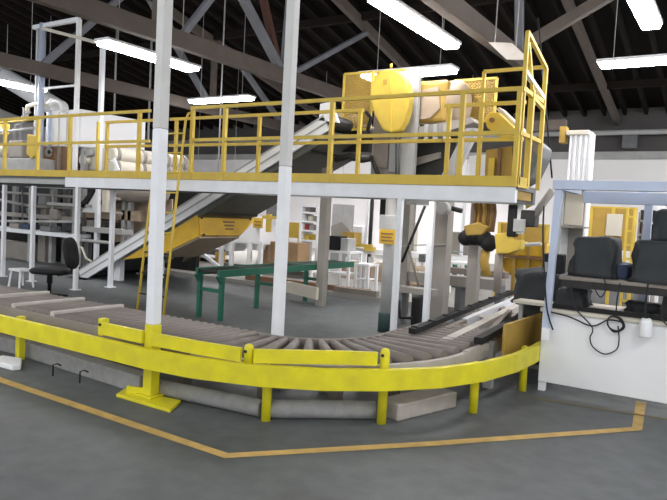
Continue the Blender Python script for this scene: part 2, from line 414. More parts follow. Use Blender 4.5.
b = MB(); a, c = P(127, 393, z=.02), P(147, 396, z=.02)
b.bar(a+_z*.03, c+_z*.03, .02, .06).build('flange', 'guard_yellow', bp)
o = MB().prism([P(x, y, z=0) for x, y in ((-6, 366), (1, 360), (22, 363), (21, 370), (12, 371))], (0, 0, .05), .012).build('foot_block', 'bright_white')
tag(o, 'white block on the floor at the foot of the leftmost yellow post', 'block')

# ================================================================== COLUMNS
def column(x, y, label, yel=None, zm=2.14):
    r = thing('building_column', label, 'column', (x, y, 0))
    z1 = roof_z(y)-.3
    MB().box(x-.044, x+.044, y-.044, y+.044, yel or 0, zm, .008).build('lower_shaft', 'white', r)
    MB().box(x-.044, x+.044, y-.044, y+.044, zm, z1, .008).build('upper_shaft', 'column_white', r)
    if yel: MB().box(x-.047, x+.047, y-.047, y+.047, .0, yel, .008).build('painted_foot', 'guard_yellow', r)
    MB().box(x-.085, x+.085, y-.085, y+.085, .025, .04, .004).build('foot_flange', 'guard_yellow' if yel else 'white', r)
p = P(150.5, 400, t=3.56)
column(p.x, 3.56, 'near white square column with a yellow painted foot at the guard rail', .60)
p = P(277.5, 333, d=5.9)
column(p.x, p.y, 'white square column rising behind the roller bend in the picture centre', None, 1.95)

# ================================================================== FLOOR LOGS AND TAPE
def log(a, b, w, h, name, m, label, rnd=False):
    A, B = P(*a, z=0), P(*b, z=0)
    mb = MB()
    if rnd: mb.tube([A+_z*h*.5, A.lerp(B, .5)+_z*h*.52, B+_z*h*.5], [h*.5]*3, 12)
    else: mb.bar(A+_z*h/2, B+_z*h/2, w, h, .012)
    return tag(mb.build(name, m), label, 'kerb beam', 'kerb beams under the guard rail')
log((-60, 334), (28, 355), .14, .14, 'kerb_beam', 'concrete_block', 'leftmost grey kerb beam on the floor behind the first yellow post')
log((30, 356), (146, 393), .14, .15, 'kerb_beam', 'concrete_block', 'grey kerb beam between the leftmost post and the left white column')
log((158, 395), (262, 417), .13, .13, 'kerb_beam', 'concrete_block', 'grey kerb beam right of the yellow floor plate', True)
log((266, 418), (374, 419), .14, .14, 'kerb_beam', 'concrete_block', 'dark mottled kerb beam between the two middle yellow posts', True)
log((387, 418), (446, 404), .22, .13, 'kerb_beam', 'pale_block', 'pale chipped kerb beam right of the middle yellow posts')
for i, (x, y) in enumerate(((58, 376), (85, 383))):
    a = P(x, y, z=0); mb = MB().tube([a+Vector((-.03, -.03, 0)), a+Vector((-.03, -.03, .10)), a+Vector((.03, -.03, .12)), a+Vector((.04, 0, .1))], .007, 6)
    tag(mb.build('steel_staple', 'dark_steel'), ['left', 'right'][i]+' dark steel staple on the long grey kerb beam', 'staple')
def tape(pl, w, label, m='tape'):
    ps = [P(*q, z=0) for q in pl]
    path_ = path([(p.x, p.y) for p in ps])
    mb = MB()
    L = [(p[0]-n[0]*w/2, p[1]-n[1]*w/2) for p, n in path_]; Rr = [(p[0]+n[0]*w/2, p[1]+n[1]*w/2) for p, n in path_]
    for i in range(len(L)-1): mb._add([(*L[i], .003), (*Rr[i], .003), (*Rr[i+1], .003), (*L[i+1], .003)], [(0, 1, 2, 3)])
    return tag(mb.build('floor_tape', m), label, 'floor marking')
tape([(-60, 355), (0, 380), (110, 417), (226, 456), (430, 444), (637, 429), (641, 402)], .085, 'broad yellow floor line running round the conveyor and up to the bench front')
tape([(520, 396), (600, 409), (720, 428)], .03, 'thin faded floor line along the booth front', 'thin_tape')

# ================================================================== MEZZANINE
T0, T1, SX0, SX1, ZD = 7.0, 7.8, -14.5, P(516, 180, t=7).x, 1.975
xb = P(65, 186, t=T0).x
mz = thing('mezzanine', 'raised steel walkway with yellow railings and white posts across the hall', 'platform', (-7, 7.5, 0))
MB().box(SX0, SX1, T0+.02, T1, ZD-.06, ZD).build('deck', 'mid_grey', mz)
MB().box(SX0, SX1, T0-.02, T0+.02, ZD-.03, ZD+.085).build('toe_board', 'yellow', mz)
MB().box(SX1-.02, SX1+.02, T0+.02, T0+.42, ZD-.03, ZD+.085).build('toe_board', 'yellow', mz)
MB().box(xb, SX1, T0, T0+.08, ZD-.20, ZD-.031).build('fascia_beam', 'white', mz)
MB().box(SX0, xb, T0+.06, T0+.14, ZD-.16, ZD-.061).build('fascia_beam', 'grey', mz)
MB().box(SX0, SX1, T1-.1, T1, ZD-.20, ZD-.061).build('rear_beam', 'mid_grey', mz)
MB().box(SX1-.08, SX1-.02, T0+.09, T1-.11, ZD-.16, ZD-.061).build('end_beam', 'ochre', mz)
def support(x, y, t, w=.07, m='white'):
    q = P(x, y, t=t); MB().box(q.x-w/2, q.x+w/2, t, t+w, 0, ZD-.2, .008).build('support_post', m, mz)
    MB().box(q.x-w, q.x+w, t-w*.5, t+w*1.5, 0, .012).build('foot_plate', m, mz)
support(31, 230, T0+.08); support(75, 240, T0+.0); support(2, 230, T0+.08)
support(396, 260, T0+.0, .068); support(428, 260, T1-.1, .075); support(110, 240, T1-.1, .075)
RZ, MZ = 3.0, 2.53
PW = .045
ladder_l, ladder_r = P(149, 150, t=T0).x, P(190, 150, t=T0).x
def rail(a, b, w=PW, name='railing_bar'): MB().bar(a, b, w, w).build(name, 'yellow', mz)
for (a, b) in ((SX0, ladder_l), (ladder_r, SX1)):
    rail((a, T0, RZ), (b, T0, RZ)); rail((a, T0, MZ), (b, T0, MZ))
for x in (5, 38, 70, 139, 192, 224.5, 331, 461, 517):
    q = P(x, 140, t=T0).x
    MB().box(q-.026, q+.026, T0-.026, T0+.026, ZD-.03, RZ+.02).build('railing_post', 'yellow', mz)
for (x0, x1) in ((106, 166), (170, 362), (443, 524)):
    a, b = P(x0, 130, t=T1).x, P(x1, 130, t=T1).x
    b = min(b, SX1)
    rail((a, T1, RZ), (b, T1, RZ)); rail((a, T1, MZ+.03), (b, T1, MZ+.03))
for x in (98, 107, 176, 259, 359, 448, 480):
    q = P(x, 140, t=T1).x
    MB().box(q-.024, q+.024, T1-.024, T1+.024, ZD, RZ+.02).build('railing_post', 'yellow', mz)
a, b = P(362, 147, t=T1).x, P(443, 147, t=T1).x
rail((a, T1, MZ+.03), (b, T1, MZ+.03))
# right end: side railing and the tall slanting gate frame
rail((SX1, T0, RZ), (SX1, T1, RZ)); rail((SX1, T0, MZ), (SX1, T1, MZ))
g0 = P(517, 34, t=T0+.1); zt0 = g0.z; zt1 = P(546, 68, s=SX1).z
yb = P(546, 68, s=SX1).y
MB().box(SX1-.03, SX1+.03, T0+.35, T0+.41, ZD, RZ+.05).build('railing_post', 'yellow', mz)
gf = MB().bar((SX1, T0+.06, ZD), (SX1, T0+.06, zt0), .04).build('gate_post', 'yellow', mz)
MB().bar((SX1, yb, ZD-.02), (SX1, yb, zt1), .045).build('gate_post', 'yellow', mz)
MB().bar((SX1, T0+.06, zt0), (SX1, yb, zt1), .04).build('gate_rail', 'yellow', mz)
MB().bar((SX1, T0+.06, P(517, 88, t=T0+.06).z), (SX1, yb, P(541, 108, s=SX1).z), .04).build('gate_rail', 'yellow', mz)
MB().bar((SX1, T0+.12, zt0-.1), (SX1, yb-.4, RZ-.1), .035).build('gate_brace', 'yellow', mz)
MB().bar((SX1, T0+.06, zt0-.42), (SX1, yb, zt1-.36), .045).build('gate_rail', 'bright_white', mz)  # white colour stands for a lamp reflected on the tube
ll = P(481, 71, t=T1-.1); l2 = P(541, 68, s=SX1)
MB().bar((ll.x, yb-.05, zt1), (SX1, yb-.05, zt1), .04).build('gate_rail', 'yellow', mz)
MB().bar((ll.x, yb-.05, zt1), (ll.x, yb-.05, ZD), .04).build('gate_post', 'yellow', mz)

for x_, lb in ((-5.6, 'above the green roller table'), (-3.2, 'above the chain rails')):  # hidden lamps added to brighten the floor behind the conveyor
    ul = thing('deck_fill_lamp', 'slim fill lamp added under the walkway deck '+lb, 'lamp', (x_, 7.35, ZD-.13), 'fill lamps added under the walkway deck')
    MB().box(x_-.9, x_+.9, 7.25, 7.45, ZD-.09, ZD-.061).build('housing', 'housing', ul)
    MB().box(x_-.88, x_+.88, 7.27, 7.43, ZD-.13, ZD-.091, .01).build('diffuser', 'fill_lamp', ul)
# ladder ------------------------------------------------------------
ld = thing('ladder', 'narrow yellow ladder leaning on the walkway behind the near white column', 'ladder', (-8.5, 6.6, 0))
lt0, lt1 = 6.45, 6.93
A0, A1 = P(137, 312, z=0), P(148, 190, t=lt1)
B0, B1 = P(166, 320, z=0), P(186, 112, t=lt1)
dx = .54
Bq0, Bq1 = Vector((A0.x+dx, A0.y, 0)), B1
top = [Bq0, Bq0.lerp(B1, .5), B1+Vector((0, 0, -.12)), B1+Vector((.02, .03, -.02)), B1+Vector((.08, .06, 0))]
MB().tube(top, .02, 8).build('stile', 'yellow', ld)
Lt = Vector((B1.x-dx, B1.y, B1.z))
MB().tube([A0, A0.lerp(Lt, .5), Lt], .02, 8).build('stile', 'yellow', ld)
for i in range(9):
    k = .09+i*.1; a = A0.lerp(Lt, k); b = Bq0.lerp(B1, k)
    MB().tube([a, b], .013, 8).build('rung', 'dark_steel' if i < 3 else 'yellow', ld)
#PART3
# ================================================================== INCLINED CONVEYOR
TI, TW = 8.3, 1.45
lo, hi = P(80, 276, t=TI), P(326, 123, t=TI)
ax = (hi-lo).normalized(); nu = Vector((-ax.z, 0, ax.x)); LEN = (hi-lo).length
def ip(k, n, t): return lo+ax*k+nu*n+Vector((0, t-TI, 0))
ic = thing('inclined_conveyor', 'white sided inclined conveyor climbing from the floor behind the walkway', 'conveyor', (lo.x, TI, 0))
for t in (TI, TI+TW):
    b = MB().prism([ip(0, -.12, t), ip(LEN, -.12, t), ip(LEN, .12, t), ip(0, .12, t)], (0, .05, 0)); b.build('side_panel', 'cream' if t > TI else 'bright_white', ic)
    for n in (.0, .12):
        MB().prism([ip(0, n-.012, t-.012), ip(LEN, n-.012, t-.012), ip(LEN, n+.012, t-.012), ip(0, n+.012, t-.012)], (0, .074, 0)).build('side_rib', 'grey', ic)
MB().prism([ip(.0, .03, TI+.06), ip(LEN-.05, .03, TI+.06), ip(LEN-.05, .06, TI+.06), ip(.0, .06, TI+.06)], (0, TW-.07, 0)).build('belt', 'mid_grey', ic)
MB().prism([ip(1.2, -.13, TI+.05), ip(LEN, -.13, TI+.05), ip(LEN, -.22, TI+.05), ip(1.5, -.22, TI+.05)], (0, TW-.05, 0)).build('belly_pan', 'belly', ic)
for k in (2.4, 3.6, 4.8, 6.0):
    if k < LEN: MB().prism([ip(k, -.22, TI+.05), ip(k+.05, -.22, TI+.05), ip(k+.05, -.25, TI+.05), ip(k, -.25, TI+.05)], (0, TW-.05, 0)).build('cross_rib', 'dark_steel', ic)
# black inner rail seen over the near side
MB().prism([ip(.5, .2, TI+TW-.2), ip(LEN-1.6, .2, TI+TW-.2), ip(LEN-1.6, .3, TI+TW-.2), ip(.5, .3, TI+TW-.2)], (0, .05, 0)).build('inner_rail', 'dark', ic)
for k in (.8, 2.0, 3.2):
    MB().bar(ip(k, .08, TI+TW-.17), ip(k, .22, TI+TW-.17), .04).build('rail_bracket', 'dark_steel', ic)
MB().prism([ip(LEN-.1, .1, TI-.0), ip(LEN+.02, .32, TI), ip(LEN+.2, .26, TI), ip(LEN+.2, -.1, TI)], (0, .05, 0)).build('head_bracket', 'bright_white', ic)
MB().lathe(ip(LEN+.05, 0, TI+.06), [(.11, 0), (.11, TW-.07)], 18, 'y').build('head_drum', 'dark_steel', ic)
MB().lathe(ip(.02, 0.02, TI+.06), [(.09, 0), (.09, TW-.07)], 18, 'y').build('tail_drum', 'dark_steel', ic)
q = P(119, 260, t=TI+.25); kk = (q-lo).dot(ax)
for t in (TI+.2, TI+TW-.2):
    MB().box(q.x-.09, q.x+.09, t, t+.12, 0, q.z+.18 if t < 9 else q.z, .006).build('leg', 'white', ic)
for k in (.08,):
    for t in (TI+.08, TI+TW-.1): MB().box(lo.x+.05, lo.x+.14, t, t+.05, 0, lo.z+.02).build('leg', 'white', ic)
# yellow trough slung under it
k0, k1 = (P(122, 258, t=TI)-lo).dot(ax), (P(195, 212, t=TI)-lo).dot(ax)
ty = thing('drip_trough', 'large yellow trough slung under the inclined conveyor', 'trough', (ip(k1, -.3, 9).x, 9, ip(k1, -.3, 9).z))
TN = -.18
MB().prism([ip(k0, TN, TI+.02), ip(k1, TN, TI+.02), ip(k1-.12, TN-.36, TI+.02), ip(k0+1.0, TN-.30, TI+.02)], (0, .03, 0)).build('side_panel', 'orange_yellow', ty)
MB().prism([ip(k0, TN, TI+TW+.15), ip(k1, TN, TI+TW+.15), ip(k1-.04, TN-.12, TI+TW+.06), ip(k1-.12, TN-.36, TI+TW-.35), ip(k0+1.0, TN-.30, TI+TW-.35), ip(k0, TN-.1, TI+TW+.06)], (0, .02, 0)).build('slant_panel', 'beige', ty)
ep = MB().prism([ip(k1-.02, TN, TI+.05), ip(k1-.02, TN, TI+TW+.15), ip(k1-.03, TN-.12, TI+TW+.05), ip(k1-.12, TN-.35, TI+TW-.35), ip(k1-.12, TN-.35, TI+.05)], ax*.03).build('end_panel', 'orange_yellow', ty)
MB().prism([ip(k0+.9, TN-.29, TI+.05), ip(k1-.12, TN-.36, TI+.05), ip(k1-.12, TN-.39, TI+.05), ip(k0+.9, TN-.32, TI+.05)], (0, TW-.4, 0)).build('bottom_panel', 'beige', ty)
en = Vector((ax.x, 0, ax.z))
for i in range(3):   # faint stencilled lines, not legible in the photograph
    f = .28+.16*i; a = ip(k1-.02, TN, 0).lerp(ip(k1-.12, TN-.40, 0), f); a.y = 0
    o_ = ax*.032
    MB().bar(a+o_+Vector((0, TI+.68+.02*i, 0)), a+o_+Vector((0, TI+.98-.03*i, 0)), .012, .028).build('stencil_line', 'brown', ty)
for t in (TI+.12, TI+TW):
    for f in ((.12, .85) if t < 9 else (.12,)):
        a = ip(k1-.02, TN, t).lerp(ip(k1-.12, TN-.4, t), f)
        MB().lathe(a+ax*.03, [(.022, 0), (.022, .02)], 8, 'x').build('bolt', 'dark_steel', ty)

# ================================================================== PULLEY MACHINE ON THE WALKWAY
TM = 8.5
pm = thing('pulley_machine', 'tall grey drive machine with a yellow teardrop belt cover above the walkway', 'machine', (P(393, 170, t=TM).x, TM+.3, 0))
out = [(386, 69), (379, 72), (373, 79), (370, 90), (371, 101), (375, 114), (378, 123), (382, 130), (391, 133), (400, 131), (404, 122), (408, 109), (410, 96), (408, 84), (403, 75), (396, 70)]
bc = MB().pprism(out, TM, .15, .03).build('belt_cover', 'yellow', pm)
MB().pprism([(383, 80), (387, 79), (387, 84), (383, 85)], TM-.012, .02).build('maker_plate', 'ochre', bc)
MB().pbar((390, 70), (391, 132), TM-.005, .02, .02).build('cover_seam', 'yellow', bc)
MB().lathe(P(391, 68, t=TM+.1), [(.02, 0), (.02, .06)], 8).build('lifting_knob', 'yellow', bc)
MB().pbox(402, 68, 416, 190, TM+.25, .08).build('back_plate', 'grey', pm)
MB().pbox(372, 108, 403, 190, TM+.4, .5).build('housing', 'taupe', pm)
MB().pbox(374, 134, 388, 168, TM+.37, .03, bev=.008).build('access_panel', 'wood_grey', pm)
MB().pbox(389, 140, 401, 172, TM+.37, .03, bev=.008).build('access_panel', 'grey', pm)
for x in (396, 399): MB().ptube([(x, 128), (x, 176)], TM+.22, .015).build('conduit', 'mid_grey', pm)
def mesh_panel(x0, y0, x1, y1, t, name, parent, m, pitch=.05, r=.004, frame='yellow', skew=0):
    a, b = P(x0, y1, t=t), P(x1, y0, t=t); A = MB(); w_, h_ = b.x-a.x, b.z-a.z
    zt = lambda u: a.z+h_
    i = -int(h_/pitch)
    while i*pitch < w_:
        for sg in (0, 1):
            u0, u1 = i*pitch, i*pitch+h_
            v0, v1 = 0, h_
            if u0 < 0: v0 -= u0; u0 = 0
            if u1 > w_: v1 -= (u1-w_); u1 = w_
            if u1 > u0+.01:
                if sg: A.bar((a.x+u0, t, a.z+v0), (a.x+u1, t, a.z+v1), r*2, r*5)
                else: A.bar((b.x-u0, t+.006, a.z+v0), (b.x-u1, t+.006, a.z+v1), r*2, r*5)
        i += 1
    pn = A.build(name, m, parent)
    f = MB()
    for p, q in (((a.x, a.z), (b.x, a.z)), ((b.x, a.z), (b.x, b.z)), ((b.x, b.z), (a.x, b.z)), ((a.x, b.z), (a.x, a.z))):
        f.bar((p[0], t, p[1]), (q[0], t, q[1]), .035, .035)
    f.build('panel_frame', frame, parent)
    return pn
mesh_panel(342, 72, 373, 130, TM+.35, 'mesh_guard', pm, 'ochre')
mesh_panel(372, 69, 415, 110, TM+.6, 'mesh_guard', pm, 'ochre')
MB().pbox(324, 113, 350, 135, TM+.5, .4, bev=.03).build('motor', 'cream', pm)
MB().pbox(328, 134, 368, 152, TM+.6, .5, bev=.02).build('gear_box', 'dark_steel', pm)
MB().ptube([(336, 160), (350, 156), (362, 160), (372, 158)], TM+.3, .05, 10).build('drive_arm', 'dark_steel', pm)
MB().ptube([(366, 112), (371, 118), (368, 130), (372, 142)], TM+.2, .03, 8).build('hose', 'dark', pm)
MB().ptube([(372, 160), (380, 178)], TM+.3, .035, 8).build('drive_arm', 'dark_steel', pm)
# right half: hood, drum and struts
MB().pbox(414, 80, 447, 122, TM+.45, .6, bev=.06).build('hood', 'ochre', pm)
MB().pprism([(417, 92), (438, 86), (440, 108), (430, 118), (418, 120)], TM+.42, .03).build('hood_window', 'beige', pm)
MB().lathe(P(447, 104, t=TM+.8), [(.30, 0), (.34, .03), (.34, .22), (.27, .30), (.16, .34)], 22, 'x').build('drum', 'beige', pm)
mesh_panel(452, 78, 497, 122, TM+1.0, 'mesh_guard', pm, 'ochre')
MB().pprism([(414, 128), (470, 117), (474, 122), (440, 134), (414, 138)], TM+.3, .3).build('inclined_tray', 'taupe', pm)
for x in (414, 424, 433, 443): MB().pbox(x, 124, x+4, 140, TM+.28, .05).build('tray_post', 'grey', pm)
MB().pprism([(414, 142), (458, 136), (452, 162), (434, 176), (414, 176)], TM+.6, .35).build('hopper', 'dark_steel', pm)
MB().pprism([(414, 158), (440, 152), (440, 158), (414, 166)], TM+.55, .04).build('hopper_band', 'taupe', pm)
MB().pprism([(439, 180), (452, 180), (478, 128), (466, 128)], TM+.25, .12).build('diagonal_strut', 'grey', pm)
MB().pprism([(469, 156), (489, 154), (484, 176), (470, 178)], TM+.7, .03).build('white_plate', 'bright_white', pm)
# stand under the walkway
MB().pbox(394, 198, 408, 290, TM+.75, .14, z0=0).build('stand_post', 'taupe', pm)
MB().pbox(433, 196, 446, 300, TM+.35, .22, z0=0, z1=2.2).build('stand_post', 'taupe', pm)
MB().pbox(406, 198, 440, 205, TM+.5, .1).build('stand_beam', 'grey', pm)
MB().lathe(P(443, 208, t=TM+.2), [(.09, -.05), (.09, .1)], 16, 'y').build('bearing', 'grey', pm)
MB().ptube([(425, 206), (402, 262)], TM+.3, .022, 8).build('brace', 'dark_steel', pm)
MB().ptube([(408, 247), (420, 290)], TM+.5, .02, 8).build('brace', 'taupe', pm)
MB().ptube([(446, 207), (462, 211)], TM+.4, .035, 8).build('shaft', 'dark_steel', pm)
MB().pbar((400, 246), (448, 244), TM+.3, .03, .02).build('tie_bar', 'grey', pm)
MB().pbox(380, 198, 393, 216, TM+.6, .3).build('stand_box', 'dark', pm)

# ================================================================== TIPPER AT THE RIGHT END
TT = 7.95
tp = thing('tipping_head', 'yellow tipping machine with dark chute hanging at the right end of the walkway', 'machine', (P(505, 170, t=TT).x, TT, 0))
MB().pprism([(484, 119), (489, 112), (498, 112), (516, 129), (512, 138), (500, 138), (487, 128)], TT, .12, .015).build('yellow_arm', 'yellow', tp)
MB().lathe(P(492, 120, t=TT-.01), [(.03, -.02), (.03, .03)], 12, 'y').build('pivot_bolt', 'brown', tp)
MB().pprism([(496, 109), (499, 107), (520, 127), (523, 136), (516, 132)], TT+.13, .25).build('arm_plate', 'cream', tp)
MB().pprism([(517, 133), (533, 138), (542, 146), (540, 157), (530, 178), (517, 186)], TT+.05, .5, .02).build('chute', 'mid_grey', tp)
MB().pprism([(532, 138), (543, 145), (540, 158), (533, 150)], TT+.02, .03).build('chute_lip', 'wood_grey', tp)
MB().pprism([(486, 150), (512, 146), (514, 186), (484, 186)], TT+.15, .35).build('body', 'ochre', tp)
MB().pbox(497, 148, 500, 184, TT+.1, .05).build('body_rib', 'brown', tp)
MB().pbox(488, 158, 494, 180, TT+.1, .05).build('body_rib', 'yellow', tp)
for i in range(7):
    x = 474+i*3.2
    MB().ptube([(x, 192), (x+1.5, 212), (x-1, 232)], TT+.2+.03*(i % 3), .028, 8).build('hose', 'ochre' if i % 2 else 'brown', tp)
mb = MB()
for x, y, r in ((466, 238, .11), (474, 236, .13), (483, 238, .12), (489, 243, .12), (479, 231, .12), (470, 232, .09)):
    c = P(x, y, t=TT+.25); mb.lathe((c.x, c.y, c.z), [(r*.4, -r*.9), (r*.85, -r*.5), (r, 0), (r*.85, r*.5), (r*.4, r*.9)], 12)
mb.build('gripper_cushion', 'dark', tp)
MB().pprism([(463, 226), (478, 222), (488, 227), (482, 235), (466, 236)], TT+.12, .2, .02).build('gripper_cover', 'ochre', tp)
MB().pprism([(494, 234), (506, 232), (508, 240), (521, 240), (520, 250), (508, 253), (496, 254)], TT-.02, .2, .02).build('gripper_jaw', 'yellow', tp)
MB().pbox(507, 204, 516, 237, TT-.05, .15, bev=.02).build('cylinder_box', 'dark', tp)
MB().pbox(516, 192, 523, 234, TT-.02, .1, bev=.01).build('white_panel', 'bright_white', tp)
MB().pprism([(514, 182), (527, 186), (528, 205), (519, 210), (515, 196)], TT+.1, .2).build('bracket', 'yellow', tp)
MB().pbox(520, 210, 535, 227, TT-.05, .2, bev=.02).build('valve_box', 'dark_steel', tp)
MB().pbox(513, 219, 525, 232, TT-.08, .05, bev=.01).build('gauge_box', 'grey', tp)
MB().ptube([(535, 216), (541, 206), (553, 190)], TT, .045, 10).build('arm_tube', 'taupe', tp)
MB().ptube([(499, 254), (497, 292)], TT+.1, .05, 10).build('post', 'wood_grey', tp)
MB().pbox(467, 240, 477, 300, TT+.45, .14, z0=0, z1=P(470, 196, t=TT).z).build('support_leg', 'taupe', tp)
MB().ptube([(486, 250), (484, 262), (487, 276)], TT+.3, .06, 10).build('chain_bag', 'ochre', tp)

# ================================================================== SIGN POST, GREY POST, LOW PANEL
sp = thing('sign_post', 'round grey post with a yellow sign and dark green foot sleeve', 'post', (P(385, 330, t=7.72).x, 7.72, 0))
c = P(385, 320, t=7.72)
MB().lathe((c.x, c.y, 0), [(.08, 0), (.08, 1.81)], 20).build('shaft', 'grey', sp)
MB().lathe((c.x, c.y, 0), [(.095, 0), (.095, .24), (.085, .26)], 20).build('foot_sleeve', 'dark_green', sp)
MB().pbox(379, 215, 396, 230, 7.55, .06, bev=.01).build('grey_plate', 'grey', sp)
sg = MB().pbox(379, 229.5, 395, 244, 7.54, .06, bev=.005).build('sign', 'orange_yellow', sp)
for i, y in enumerate((233, 236.5, 240)): MB().pbox(381, y, 393-(i % 2)*1.5, y+1.5, 7.535, .01).build('sign_line', 'brown', sg)
q = P(320.5, 306, z=0)
o = MB().box(q.x-.07, q.x+.07, q.y-.07, q.y+.07, 0, 2.3, .008).build('steel_post', 'taupe'); tag(o, 'thick taupe steel post behind the green roller table', 'post')
MB  # low white board leading up to it
a, b = P(287, 299, z=0), P(322, 291, d=10.2)
o = MB().bar((a.x, a.y, .22), (q.x+.02, q.y-.14, .22), .05, .20, .006).build('kick_board', 'cream'); tag(o, 'low white board on edge between the centre column and the taupe post', 'board')
for k in (.15, .85):
    pass

# ================================================================== GREEN ROLLER TABLE
gx0, gx1, gy0, gy1, gz = -6.43, -6.02, 6.62, 9.25, .70
gt = thing('roller_table', 'green steel roller table standing on the floor behind the bend', 'roller table', (-6.2, 7.9, 0))
for x in (gx0, gx1): MB().box(x-.02, x+.02, gy0-.05, gy1+.9, gz-.10, gz, .006).build('side_rail', 'green', gt)
rl = MB().tube([(gx0+.02, gy0, gz-.035), (gx1-.02, gy0, gz-.035)], .025, 8).build('roller', 'dark_steel', gt)
for i in range(1, 34): child_copy(rl, (0, i*.105, 0))
for y in (gy0+.03, gy0+1.3, gy1):
    for x in (gx0, gx1): MB().box(x-.03, x+.03, y-.03, y+.03, 0, gz-.10, .005).build('leg', 'green', gt)
    MB().box(gx0+.03, gx1-.03, y-.015, y+.015, .38, .43).build('cross_bar', 'green', gt)
for x in (gx0, gx1): MB().bar((x, gy0+.03, gz-.2), (x, gy0-.06, gz-.08), .05, .04).build('gusset', 'green', gt)

# ================================================================== OFFICE CHAIR
oc = thing('office_chair', 'black armless office chair standing behind the left roller conveyor', 'chair', P(49, 303, z=0))
c = P(49, 303, z=0)
su = Vector((1, 0, 0))
def disc_pad(c, rx, ry, rz, rotm, name, parent):
    mb = MB(); n = 24; rings = []
    for j, (f, h) in enumerate(((.55, -1), (.9, -.85), (1, -.2), (1, .3), (.9, .85), (.5, 1.0))):
        rings.append([mb.bm.verts.new(Vector(c)+rotm @ Vector((rx*f*math.copysign(abs(math.cos(a))**.75, math.cos(a)), ry*f*math.copysign(abs(math.sin(a))**.75, math.sin(a)), rz*h))) for a in [k*2*math.pi/n for k in range(n)]])
    for q, w in zip(rings, rings[1:]):
        for k in range(n): mb.bm.faces.new((q[k], q[(k+1) % n], w[(k+1) % n], w[k])).smooth = True
    mb.bm.faces.new(rings[0][::-1]); mb.bm.faces.new(rings[-1])
    return mb.build(name, 'dark', parent)
yaw = Matrix.Rotation(R(28), 3, 'Z')
disc_pad(c+Vector((0, 0, .48)), .27, .24, .045, yaw, 'seat', oc)
disc_pad(c+yaw @ Vector((.30, .04, .76)), .24, .19, .04, yaw @ Matrix.Rotation(R(80), 3, 'Y'), 'backrest', oc)
MB().tube([c+yaw @ Vector((.12, 0, .43)), c+yaw @ Vector((.33, 0, .47)), c+yaw @ Vector((.35, 0, .66))], .022, 8).build('back_bracket', 'dark', oc)
MB().lathe(c, [(.028, .10), (.028, .30), (.04, .30), (.04, .44)], 12).build('gas_column', 'dark', oc)
for k in range(5):
    a = R(72*k+10); d = Vector((math.cos(a), math.sin(a), 0))
    lg = MB().bar(c+_z*.13, c+d*.28+_z*.085, .05, .04).build('base_arm', 'dark', oc)
    MB().lathe(c+d*.28+Vector((0, 0, .03)), [(.03, -.02), (.03, .02)], 12, 'y').build('castor', 'dark', lg)
# things on the floor by the chair
o = MB().pbox(62, 283, 84, 291, 8.0, .3, z0=0, bev=.04).build('pedal_box', 'dark'); tag(o, 'black box on the floor right of the office chair by the walkway post', 'box')
st = thing('step_stool', 'small white step stool under the walkway left of the office chair', 'stool', P(21, 286, z=0))
c = P(21, 287, z=0)
MB().box(c.x-.17, c.x+.17, c.y-.14, c.y+.14, .28, .32, .01).build('top', 'bright_white', st)
for sx in (-1, 1):
    for sy in (-1, 1): MB().bar((c.x+sx*.16, c.y+sy*.13, 0), (c.x+sx*.13, c.y+sy*.1, .29), .03).build('leg', 'bright_white', st)

# ================================================================== PRESS FRAME UNDER THE WALKWAY, LEFT
pf = thing('press_frame', 'dark machine frame with shelves and pipes under the left walkway', 'machine', (-11.5, 10, 0))
TPF = 9.0
MB().box(-19, -10.4, 10.6, 10.7, .0, 1.95).build('dark_gap_sheet', 'dark', pf)  # black sheet added to stand in for shaded gaps behind the frame
MB().lathe((P(100, 200, t=9.6).x, 9.6, P(110, 190, t=9.6).z), [(.15, 0), (.25, .1), (.25, 2.0), (.15, 2.1)], 22, 'x').build('vessel', 'wood_grey', pf)
MB().pbox(-40, 196, 60, 211, TPF+1.2, .3).build('press_table', 'dark', pf)
MB().pbox(-20, 236, 110, 262, TPF+.9, .2, z0=0).build('lower_panel', 'dark', pf)
MB().pbox(70, 220, 116, 228, TPF+.7, .2).build('rail', 'wood_grey', pf)
MB().ptube([(2, 192), (60, 196), (120, 199)], TPF+.35, .03).build('pipe', 'taupe', pf)
MB().ptube([(22, 190), (23, 228)], TPF+.3, .02).build('pipe', 'mid_grey', pf)
MB().ptube([(53, 190), (52, 228)], TPF+.3, .025).build('pipe', 'grey', pf)
MB().ptube([(100, 205), (99, 240)], TPF+.2, .03).build('pipe', 'grey', pf)
MB().pbox(-30, 240, 28, 273, TPF+.4, .3, z0=0).build('base_panel', 'taupe', pf)
MB().pbox(-40, 229, 72, 232.5, TPF, .5).build('shelf', 'white', pf)
MB().pbox(82, 228, 122, 233, TPF+.1, .3).build('shelf', 'grey', pf)
MB().pbox(-40, 213, 78, 217, TPF+.3, .15).build('rail', 'taupe', pf)
MB().pbox(70, 209, 140, 219, TPF+.6, .2).build('rail', 'beige', pf)
MB().pbox(38, 203, 90, 206, TPF+.2, .1).build('rail', 'grey', pf)
MB().ptube([(0, 221), (80, 222)], TPF+.1, .03).build('pipe', 'grey', pf)
MB().ptube([(0, 200), (30, 206), (80, 209), (122, 214)], TPF+.4, .035).build('pipe', 'taupe', pf)
MB().ptube([(80, 240), (112, 243)], TPF, .035).build('pipe', 'grey', pf)
MB().ptube([(72, 245), (82, 248), (86, 258), (92, 262)], TPF-.2, .022).build('hose', 'cream', pf)
MB().pbox(38, 205, 45, 275, TPF+.5, .2, z0=0).build('upright', 'taupe', pf)
MB().pbox(62, 188, 66, 270, TPF+.7, .1, z0=0, z1=1.9).build('upright', 'mid_grey', pf)
MB().pbox(12, 188, 15, 230, TPF+.7, .1, z1=1.9).build('upright', 'mid_grey', pf)
MB().pbox(102, 190, 106, 212, TPF+.2, .1).build('upright', 'cream', pf)
